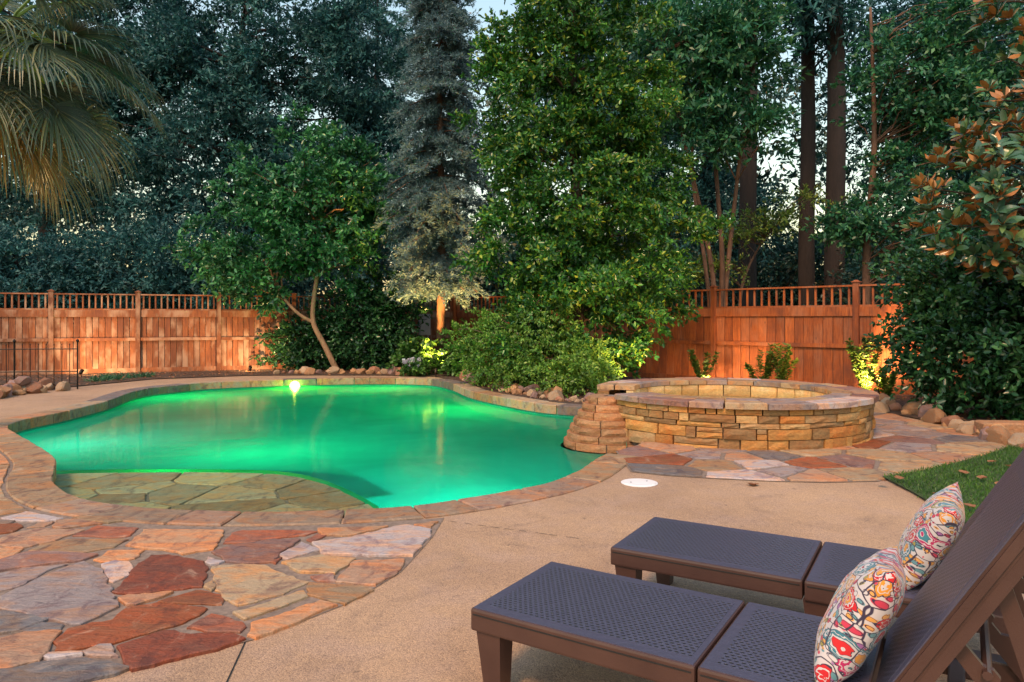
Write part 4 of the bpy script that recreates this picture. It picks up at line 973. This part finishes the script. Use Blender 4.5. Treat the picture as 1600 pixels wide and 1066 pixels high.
# fan palm at the left edge
pm = empty('fan_palm', (-7.75, 8.9, 0), 0, 'fan palm with drooping fronds at the upper left', 'palm')
crown_c = Vector((1.30, -.1, 4.85))
tp = catmull([(0, 0, 0), (.1, 0, 1.4), (.45, 0, 3.0), (1.15, -.05, 4.5)], 6, False); MB().tube([Vector(p) for p in tp], [.21] * 8 + [.19] * (len(tp) - 8), 12).build('trunk', M['bark_tan'], pm, smooth=True)
for k in range(22):
    a = k * 2.4; z = 3.3 + k * .06; s = min(tp, key=lambda p: abs(p[2] - z)); d = Vector((math.cos(a), math.sin(a), 0)); b = Vector(s)
    MB().tube([b + d * .14, b + d * .26 + Vector((0, 0, .12)), b + d * .30 + Vector((0, 0, .30))], [.05, .04, .015], 5).build('boot', M['bark_tan'], pm)
def frond(az_, el_, plen, fan, mat, seg=60):
    dr = Vector((math.cos(az_), math.sin(az_), 0)); s = crown_c + dr * .12 + Vector((0, 0, random.uniform(-.25, .3)))
    d0 = (dr * math.cos(el_) + Vector((0, 0, math.sin(el_)))).normalized(); e = s + d0 * plen + Vector((0, 0, -.22 * plen * plen))
    mid = s.lerp(e, .5) + Vector((0, 0, .10 * plen))
    d1 = (e - mid).normalized(); side = d1.cross(Vector((0, 0, 1)));
    if side.length < .1: side = Vector((-dr.y, dr.x, 0))
    side.normalize(); nrm = side.cross(d1)
    V = []; F = []
    for i in range(seg):
        t_ = (i / (seg - 1) * 2 - 1); an = t_ * R(118); L_ = fan * (1 - .30 * abs(t_) ** 2) * random.uniform(.88, 1.08)
        dd = (d1 * math.cos(an) + side * math.sin(an) + nrm * (.22 * abs(t_))).normalized(); sd2 = dd.cross(nrm).normalized(); w_ = .0165
        root = e + dd * .05; b = len(V); ns = 5; tw = random.uniform(-.15, .15)
        for j in range(ns + 1):
            u = j / ns; drop = (u ** 3.0) * L_ * random.uniform(.26, .40) if j else 0
            c = root + dd * L_ * u * (1 - .22 * u * u) - Vector((0, 0, drop)) + sd2 * tw * u * u * .3; ww = w_ * (.45 + 1.1 * u) * (1 - u) ** .55 if u < 1 else .001
            V += [c - sd2 * ww + nrm * ww * .6, c, c + sd2 * ww + nrm * ww * .6]
        for j in range(ns):
            q = b + j * 3; F += [(q, q + 3, q + 4, q + 1), (q + 1, q + 4, q + 5, q + 2)]
    m = MB(); m.v = [tuple(v) for v in V]; m.f = F; fo = m.build('frond', M[mat], pm)
    MB().tube([s, mid, e], [.028, .02, .014], 5).build('petiole', M['lime' if mat == 'palm' else 'palm_dry_uplit'], fo)
for k in range(34):
    az_ = k * 2.399 + random.uniform(-.2, .2); f = k / 34; el_ = R(62 - 118 * f) + random.uniform(-.12, .12)
    frond(az_, el_, random.uniform(.9, 1.3), random.uniform(.9, 1.1), 'palm')
for az_, el_, pl, fa, mt_ in [(R(-25), R(-5), 1.0, 1.05, 'palm'), (R(-65), R(-30), .9, 1.05, 'palm'), (R(-10), R(-42), .85, 1.0, 'palm'), (R(-80), R(-55), .75, 1.0, 'palm_dry_uplit'), (R(-40), R(-62), .8, 1.05, 'palm_dry_uplit'), (R(-110), R(-60), .8, 1.0, 'palm_dry_uplit'), (R(10), R(-66), .8, .95, 'palm_dry_uplit'), (R(-30), R(25), 1.1, 1.05, 'palm'), (R(-60), R(8), 1.0, 1.05, 'palm')]:
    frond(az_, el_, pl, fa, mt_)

# ------------------------------------------------------------------ trees beyond the fence
tree('oak_tree', 'big dark blue-green oak crown behind the small curved-trunk tree', 'tree', (-10.5, 28, 0), [([(-10.5, 28, 0), (-10.3, 28, 4), (-10.8, 28, 9), (-10.4, 28, 14)], [.4, .34, .22, .06])],
     [(-13, 27.5, 9.5, 4.0, 3, 3.2), (-8.3, 27.5, 9.2, 3.8, 3, 3.4), (-10.5, 27.5, 13.2, 4.6, 3, 3.0), (-11.5, 27.5, 6.2, 4.2, 2.4, 2.2), (-6.0, 27.8, 12, 2.6, 2.4, 3.6), (-6.3, 27.0, 5.3, 2.6, 2.0, 2.4)], 520, 250, .44, .19, .072, 'oak', 'bark_dark', .5, 44, .08)
tree('oak_tree', 'dark oak behind the hanging palm fronds', 'tree', (-19, 29, 0), [([(-19, 29, 0), (-18.8, 29, 5), (-19.2, 29, 12)], [.4, .32, .1])],
     [(-18.5, 28.5, 8.5, 4.4, 3, 3.6), (-20, 28.5, 13, 4.6, 3, 3.4), (-15.5, 28.8, 12.6, 3.0, 2.5, 3.0)], 380, 190, .46, .20, .075, 'oak', 'bark_dark', .5, 30, .08)
for k, (x, y, z, rx, rz, lab) in enumerate([(-16.2, 23.4, 2.9, 2.6, 1.6, 'low dark evergreen behind the fence, under the palm'), (-12.6, 24.2, 3.0, 2.5, 1.7, 'dark evergreen rising behind the left fence, right of the palm'), (-9.2, 24.4, 2.8, 2.2, 1.6, 'dark evergreen behind the fence, left of the curved trunk')]):
    tree('evergreen_tree', lab, 'tree', (x, y, 0), [([(x, y, 0), (x + .1, y, 1.5), (x, y, 3.6)], [.12, .1, .04])], [(x, y, z, rx, 1.4, rz)], 150, 190, .36, .15, .055, 'oak', 'bark_dark', .5, 16, .04)
cedar((-6.2, 33, 0), 19, 5.5, 'thin far pine against the pale sky left of the cedar', 2.2, 80, 'pine_tree', 150, 2.0, 'oak', 'bark_dark', lambda f: .9 - .5 * f, .24)
tree('crape_tree', 'multi-stemmed tree with slim bare stems behind the right fence', 'tree', (5.6, 19.6, 0),
     [([(5.6, 19.6, 0), (5.5, 19.6, 2.6), (5.0, 19.5, 5.0), (4.1, 19.4, 8.6)], [.085, .075, .06, .03]), ([(5.6, 19.6, .6), (5.75, 19.6, 3.0), (5.55, 19.6, 6.0), (5.4, 19.6, 10)], [.085, .07, .055, .03]),
      ([(5.7, 19.7, .6), (6.0, 19.7, 3.6), (6.3, 19.6, 6.5), (6.8, 19.6, 10.5)], [.075, .065, .05, .03]), ([(5.5, 19.5, 1), (5.2, 19.4, 3.2), (4.9, 19.5, 5.6), (5.1, 19.6, 8)], [.065, .055, .045, .02])],
     [(4.6, 19.3, 8.6, 1.5, 1.4, 1.6), (5.9, 19.2, 8.8, 1.4, 1.3, 1.6), (5.6, 19.0, 6.6, 1.4, 1.1, .8)], 170, 110, .32, .20, .07, 'crape', 'bark_red', .35, 110, .02, False)
for k, (px, y, r, lab) in enumerate([(1170, 23.5, .29, 'tall dark pine trunk, leftmost of the three beyond the right fence'), (1262, 26.5, .29, 'tall dark pine trunk, middle one beyond the right fence'), (1306, 25.0, .34, 'thickest tall pine trunk, rightmost of three beyond the fence')]):
    x = (px - 800) / FPX * y
    tree('pine_tree', lab, 'tree', (x, y, 0), [([(x, y, -.1), (x - .05, y, 4), (x + .02, y, 9), (x - .1, y, 17)], [r * 1.15, r, r * .9, r * .6])], [(x + .5, y - .2, 12.6, 2.6, 2, 1.6), (x - .6, y, 15, 2.4, 2, 2)], 60, 90, .5, .28, .09, 'oak', 'bark_dark', .4, 14, .05)
tree('maple_tree', 'light green tree with slim trunk at the right, above the fence end', 'tree', (9.15, 18.4, 0), [([(9.15, 18.4, 0), (9.1, 18.4, 3), (9.3, 18.4, 6), (9.2, 18.4, 9.5)], [.11, .10, .07, .03])],
     [(10.4, 18.2, 7.6, 1.8, 1.6, 1.9), (10.6, 18.0, 5.0, 1.8, 1.3, 1.6), (9.0, 18.4, 4.0, 1.0, .9, .7), (11.8, 18.2, 7.8, 2.0, 1.6, 2.0), (10.9, 17.6, 2.9, 1.5, 1.0, 1.2)], 330, 105, .28, .15, .07, 'crape', 'bark_red', .4, 110, .02)
tree('sapling', 'spreading lime-green branches reaching over the right fence', 'tree', (6.5, 20.6, 0), [([(6.5, 20.6, 0), (6.6, 20.6, 2.4), (7.2, 20.5, 3.8)], [.05, .045, .02])],
     [(5.6, 20.1, 3.0, 1.2, .5, .35), (7.4, 20.1, 4.3, 1.4, .5, .35), (8.6, 20.2, 4.9, 1.1, .5, .3), (6.2, 20.2, 3.9, 1.0, .5, .3)], 70, 60, .22, .11, .04, 'lime', 'bark_red', .1, 40, .014)
for k, (x, y, lob_, lab) in enumerate([(7.6, 28.5, [(5.2, 28, 9.6, 3.4, 2.4, 4.2), (4.2, 28, 14.2, 3.6, 2.4, 3.0), (7.8, 28.2, 5.2, 2.8, 2.0, 2.6)], 'dark teal oak behind the multi-stemmed tree'), (17.5, 27.5, [(15.2, 27, 10.2, 2.7, 2.4, 3.6), (18.6, 27, 8.2, 3.6, 2.4, 4.2), (17.5, 27, 14, 4.0, 2.4, 3.0), (14.6, 27.4, 4.6, 2.6, 2.0, 2.6)], 'dark teal oak behind the light green tree at the right')]):
    tree('oak_tree', lab, 'tree', (x, y, 0), [([(x, y, 0), (x + .2, y, 5), (x - .1, y, 13)], [.34, .28, .08])], lob_, 380, 190, .46, .19, .072, 'oak', 'bark_dark', .45, 40, .07)
# far wood: reads as one mass, thinner towards the sky
n = 2600; X = rng.uniform(-34, 40, n); Y = rng.uniform(33, 46, n); Z = rng.random(n) ** 1.9 * 17
u = X / Y * FPX + 800; keep = np.ones(n, bool)
keep &= ~((Z > 5) & (rng.random(n) < .35)); keep &= ~((u > 1160) & (u < 1420) & (Z > 6) & (rng.random(n) < .45)); keep &= ~((u > 585) & (u < 670) & (Z > 6.5) & (rng.random(n) < .8))
Cn = np.stack([X, Y, Z + .3], 1)[keep]; nb_ = 420; Cn = np.concatenate([Cn, np.stack([rng.uniform(-2, 34, nb_), rng.uniform(30, 33, nb_), rng.random(nb_) * 4.6 + .2], 1)]); Dn = unit(rng.normal(size=Cn.shape) * .6 + np.array([[0, -.8, .3]]))
V, F = clump_leaves(Cn, Dn, 95, .8, .36, .17, None)
o = mesh_obj('far_wood', np_mesh('far_wood', V, F), M['wood_leaf']); tag(o, 'dark leafy wood far behind the fence', 'wood', kind='stuff')
# understorey right behind the right fence
for k, (px, y, z, rx, rz, lab) in enumerate([(1090, 25.5, 2.2, 2.6, 2.0, 'low leafy understorey behind the multi-stemmed tree'), (1215, 28.5, 2.4, 2.6, 2.3, 'understorey shrub between the left and middle pine trunks'), (1390, 24.0, 2.3, 2.2, 2.1, 'understorey shrub right of the thickest pine trunk'), (960, 26, 2.5, 3.0, 2.2, 'understorey behind the holly tree')]):
    x = (px - 800) / FPX * y
    tree('understorey_shrub', lab, 'shrub', (x, y, 0), [([(x, y, 0), (x, y, 1), (x + .1, y, 2)], [.05, .04, .02])], [(x, y, z, rx, 1.2, rz)], 110, 90, .4, .15, .06, 'wood_leaf', 'bark_dark', .4, 10, .03)

# ------------------------------------------------------------------ small plants
def shrub(name, x, y, r, h, n_, leaf, L, W, label, cat='shrub', per=60):
    return tree(name, label, cat, (x, y, 0), [([(x, y, 0), (x, y, h * .4), (x + .02, y, h * .8)], [.015, .012, .006])], [(x, y, h * .55, r, r * .9, h * .48)], n_, per, r * .25, L, W, leaf, 'bark', .35, 12, .008, True, crown='foliage')
shrub('hydrangea', -2.55, 19.6, .62, .95, 45, 'hydra', .13, .085, 'light green hydrangea shrub left of the cedar trunk')
shrub('hydrangea', -1.28, 18.9, .42, .55, 36, 'hydra', .10, .06, 'low green shrub right of the cedar spotlight')
shrub('hydrangea', -1.25, 20.2, .45, .9, 35, 'hydra', .10, .06, 'taller green shrub behind the spotlight, right of the cedar trunk')
hb = shrub('hydrangea', -2.5, 18.75, .30, .40, 22, 'hydra', .09, .055, 'small hydrangea with pale blue-white blooms by the spotlight')
for k in range(9):
    a = random.uniform(0, 6.28); r = random.uniform(.1, .36); c = np.array([r * math.cos(a), r * math.sin(a) - .08, random.uniform(.24, .48)]); d = unit(rng.normal(size=(70, 3)))
    V, F = leaf_arrays(c + d * .05, unit(rng.normal(size=(70, 3))), d, .035, .035); mesh_obj('bloom', np_mesh('bloom', V, F), M['bloom'], hb)
def spire(x, y, h, n_, label):
    t = empty('perennial', (x, y, 0), 0, label, 'plant', 'plants at the foot of the right fence')
    for k in range(n_):
        a = random.uniform(0, 6.28); e = Vector((math.cos(a) * .30, math.sin(a) * .2, h * random.uniform(.6, 1))); MB().tube([(0, 0, 0), e * .5, e], [.007, .006, .003], 5).build('stem', M['lime'], t)
        m_ = 80; u_ = rng.random(m_) ** .7; P = np.outer(u_, np.array(e)) ; D = unit(rng.normal(size=(m_, 3)) * np.array([[1, 1, .3]])); V, F = leaf_arrays(P, D + np.array([[0, 0, .35]]), np.array([[0, 0, 1.]]) + rng.normal(size=(m_, 3)) * .3, rng.uniform(.07, .12, m_), .045, True)
        mesh_obj('foliage', np_mesh('foliage', V, F), M['lime'], t)
for (px, y, h, n_, lab) in [(1100, 15.7, .85, 8, 'leafy plant at the fence foot, nearest the left end of the spa'), (1188, 15.0, .85, 8, 'pale leafy plant at the fence foot behind the spa middle'), (1222, 14.8, 1.0, 9, 'taller leafy plant beside the pale one behind the spa'), (1352, 13.7, 1.2, 14, 'bright lime plant lit by a spotlight near the right fence post'), (1385, 13.2, .6, 7, 'small dark green plant right of the bright lime plant')]:
    spire((px - 800) / FPX * y, y, h, n_, lab)
for k, (px, py) in enumerate([(150, 597), (178, 595), (200, 592), (228, 590), (168, 592)]):
    x, y = G(px, py); t = empty('grass_tuft', (x, y, 0), 0, f'low grassy tuft by the left fence, {ordinal(k)} of the row', 'plant', 'grassy tufts by the left fence'); n_ = 160
    D = unit(rng.normal(size=(n_, 3)) + np.array([[0, 0, 1.1]])); V, F = leaf_arrays(rng.normal(size=(n_, 3)) * [.12, .1, 0.005], D, rng.normal(size=(n_, 3)), rng.uniform(.15, .3, n_), .014, droop=.25); mesh_obj('blades', np_mesh('blades', V, F), M['crape'], t)['kind'] = 'stuff'
for k, o in enumerate(sorted([o for o in col.objects if o.name.startswith('grass_tuft')], key=lambda o: PX(o.location.x, o.location.y))): o['label'] = f'low grassy tuft before the left fence, {ordinal(k)} from the left'
# lawn grass
mn, mx = np.array(lawn).min(0), np.array(lawn).max(0); pts = rng.uniform(mn, mx, (120000, 2)); pts = pts[(pts[:, 1] > 3.2) & (pts[:, 0] < 7.6)]
def inside_np(P, poly):
    c = np.zeros(len(P), bool)
    for (x1, y1), (x2, y2) in zip(poly, poly[1:] + poly[:1]):
        if y1 == y2: continue
        cr = ((y1 > P[:, 1]) != (y2 > P[:, 1])) & (P[:, 0] < (x2 - x1) * (P[:, 1] - y1) / (y2 - y1) + x1); c ^= cr
    return c
pts = pts[inside_np(pts, lawn)][:70000]; n = len(pts); P = np.c_[pts, np.full(n, .02)]; D = unit(rng.normal(size=(n, 3)) * .55 + np.array([[0, 0, 1.]]))
V, F = leaf_arrays(P, D, rng.normal(size=(n, 3)), rng.uniform(.03, .065, n), .006, fold=.02, droop=.1)
tag(mesh_obj('grass', np_mesh('grass', V, F), M['grass']), 'short green lawn grass beside the path', 'grass', kind='stuff')
# fallen leaves
dl = []
for (px, py, z) in [(1467, 773, .06), (1385, 752, .06), (1407, 749, .06), (1508, 740, .06), (1532, 748, .06), (1560, 757, .06), (1583, 730, .06), (1545, 722, .06), (1180, 759, .006), (1178, 757, .006), (1522, 793, .06)]:
    x, y = G(px, py, z); n_ = 5; a = rng.uniform(0, 6.28); D = np.array([[math.cos(a + t_), math.sin(a + t_), .12] for t_ in (-1.1, -.5, 0, .5, 1.1)])
    V, F = leaf_arrays(np.zeros((5, 3)), D, np.array([[0, 0, 1.]] * 5) + rng.normal(size=(5, 3)) * .2, np.array([.05, .07, .085, .07, .05]), .036, True, droop=-.1)
    o = mesh_obj('fallen_leaf', np_mesh('fallen_leaf', V, F), M['dry'], None, (x, y, z)); dl.append(o)
for k, o in enumerate(sorted(dl, key=lambda o: PX(o.location.x, o.location.y))): tag(o, f'dry brown fallen leaf on the ground, {ordinal(k)} from the left', 'leaf', 'fallen leaves')

# ------------------------------------------------------------------ rocks
rock_me = []
for k in range(8):
    bm = bmesh.new(); bmesh.ops.create_icosphere(bm, subdivisions=3, radius=1); s_ = random.uniform(0, 50)
    for v in bm.verts:
        v.co *= 1 + .28 * noise.noise(v.co * .9 + Vector((s_, 0, 0))) + .12 * noise.noise(v.co * 2.4 + Vector((0, s_, 0)))
        for _ in range(3):
            pass
    for _ in range(11):
        nv = Vector((random.gauss(0, 1), random.gauss(0, 1), random.gauss(0, .8))).normalized(); lim = random.uniform(.55, .82)
        for v in bm.verts:
            dd = v.co.dot(nv)
            if dd > lim: v.co -= nv * (dd - lim) * .95
    me = bpy.data.meshes.new('rock'); bm.to_mesh(me); bm.free(); me.materials.append(M['rock']); rock_me.append(me)
RC = [((.38, .24, .13), 'tan'), ((.30, .18, .10), 'brown'), ((.28, .15, .10), 'reddish'), ((.36, .28, .20), 'pale'), ((.24, .17, .17), 'mauve')]
def rocks(items, pile, group):
    out = []
    for (x, y, s, z) in items:
        o = bpy.data.objects.new('rock', random.choice(rock_me)); link(o); a = s * random.uniform(.85, 1.2); o.scale = (a, s * random.uniform(.7, 1), s * random.uniform(.6, .85)); o.rotation_euler = (random.uniform(-.3, .3), random.uniform(-.3, .3), random.uniform(0, 6.28))
        o.location = (x, y, z + o.scale.z * .42); cc, nm = random.choice(RC); kk = random.uniform(.85, 1.2); o.color = (*[c * kk for c in cc], 1); out.append((o, nm, s))
    out.sort(key=lambda t: PX(t[0].location.x, t[0].location.y))
    for k, (o, nm, s) in enumerate(out): tag(o, f'{"large" if s > .19 else "small" if s < .11 else "rounded"} {nm} rock, {ordinal(k)} from the left {pile}', 'rock', group)
it = []
for k in range(30):
    px, py = random.uniform(-60, 118), 0; f = (px + 60) / 178; y = 12.9 + 2.3 * f + random.uniform(-.1, .9); x = (px - 800) / FPX * y; lay = random.random() < .35 * (1 - f)
    it.append((x, y, random.uniform(.13, .30) * (1.1 - .4 * f), .22 if lay else .0))
rocks(it, 'in the heap by the iron border fence', 'rocks heaped at the left')
it = [(-6.4 + k * .168 + random.uniform(-.06, .06), 19.45 + random.uniform(-.15, .3), random.choice([.08, .1, .12, .15, .2]), .0) for k in range(26)]
it += [(-2.95, 19.15, .27, 0), (-3.2, 19.4, .24, 0)]
rocks(it, 'in the row behind the pool', 'rocks lining the back bed')
it = []
P0 = [COPE[i % NP] for i in range(i0, i1 + (NP if i1 < i0 else 0))]
for k in range(52):
    j = int(len(P0) * (k + .5) / 52); q = Vector(P0[j]); c = Vector((SPA_C[0] - 2, 16)) ; d = (Vector((2.2, 16.5)) - q).normalized() if j < len(P0) * .75 else Vector((.2, 1))
    p = q + d * random.uniform(.14, .62); it.append((p.x, p.y, random.choice([.07, .09, .1, .12, .15, .19, .22]), .0))
rocks(it, 'in the rock edging between shrub and pool', 'rocks edging the pool bed')
it = []
for k in range(30):
    f = k / 29; px = 1368 + f * 225; py = 634 + f * 70; x, y = G(px, py); it.append((x + random.uniform(.02, .32), y + random.uniform(-.05, .5), random.choice([.08, .1, .13, .16, .2]), 0))
x, y = G(1440, 652); it.append((x + .1, y + .25, .27, 0)); it.append((x - .35, y + .6, .22, 0))
rocks(it, 'beside the path at the right', 'rocks along the right path')
ex, ey = G(1568, 686); stone([(ex - .25, ey), (ex + .75, ey - .12), (ex + .8, ey + .2), (ex - .2, ey + .28)], -.02, .20, PEACH, None, 'edging_stone', .025, .012, .12, M['wstone'])
tag(col.objects[-1], 'long squared tan edging stone at the foot of the right hedge', 'stone')

# ------------------------------------------------------------------ garden spotlights
def spot(loc, target, power, label, size=100, colr=(1, .60, .26)):
    t = empty('garden_spotlight', loc, 0, label, 'spotlight', 'garden spotlights'); d = (Vector(target) - Vector(loc)).normalized(); q = d.to_track_quat('Z', 'Y').to_matrix().to_4x4()
    MB().tube([(0, 0, -.05), (0, 0, .12)], .012, 6).build('stake', M['bronze'], t)
    Mx = Matrix.Translation((0, 0, .15)) @ q
    m = MB().lathe([(.001, -.07), (.03, -.07), (.045, -.02), (.05, .07), (.045, .07), (.04, .03)], 16); m.v = [tuple(Mx @ Vector(v)) for v in m.v]; m.build('housing', M['bronze'], t, smooth=True)
    m = MB().lathe([(.001, .052), (.042, .05)], 16); m.v = [tuple(Mx @ Vector(v)) for v in m.v]; m.build('lens', M['lamp_warm'], t)
    p = Vector((0, 0, .15)) + d * .10; l = lamp('spot_lamp', 'SPOT', p, power, colr, t, p + d, .04, size, .6)
sx_, sy_ = G(681, 577.5, .1); sy_ = 18.5; sx_ = (681 - 800) / FPX * sy_
spot((sx_, sy_, 0), (-2.1, 20.2, 3.2), 1700, 'lit spotlight on the ground at the foot of the cedar', 85, (1, .50, .14))
spot((2.75, 13.2, 0), (1.5, 15.9, 3.2), 300, 'spotlight behind the spa aimed up at the holly tree', 100)
spot((6.75, 13.25, 0), (6.9, 14.6, 1.4), 260, 'spotlight under the bright lime plant by the right fence', 130)
spot((4.2, 15.6, 0), (4.9, 17, 1.2), 280, 'spotlight behind the left end of the spa aimed at the fence', 140)
spot((-7.2, 19.7, 0), (-7.6, 21.2, 1.0), 150, 'spotlight washing the left fence beside the curved-trunk tree', 140)
spot((-11.0, 18.3, 0), (-11.2, 19.8, 1.0), 150, 'spotlight washing the left fence behind the iron border fence', 140)
spot((-6.9, 8.4, 0), (-6.3, 8.7, 4.2), 260, 'spotlight under the fan palm at the left', 100)

# leaf litter on the beds
n = 9000; pts = np.concatenate([np.c_[rng.uniform(-14, -3, n // 2), rng.uniform(15.5, 23, n // 2)], np.c_[rng.uniform(-1.5, 9, n // 2), rng.uniform(8.2, 18, n // 2)]]); pts = pts[inside_np(pts, bed)]; n = len(pts)
V, F = leaf_arrays(np.c_[pts, rng.uniform(.02, .05, n)], rng.normal(size=(n, 3)) * [1, 1, .2], np.array([[0, 0, 1.]]) + rng.normal(size=(n, 3)) * .35, rng.uniform(.04, .10, n), rng.uniform(.015, .04, n))
tag(mesh_obj('leaf_litter', np_mesh('leaf_litter', V, F), M['dry']), 'brown leaf litter on the planting beds', 'litter', kind='stuff')
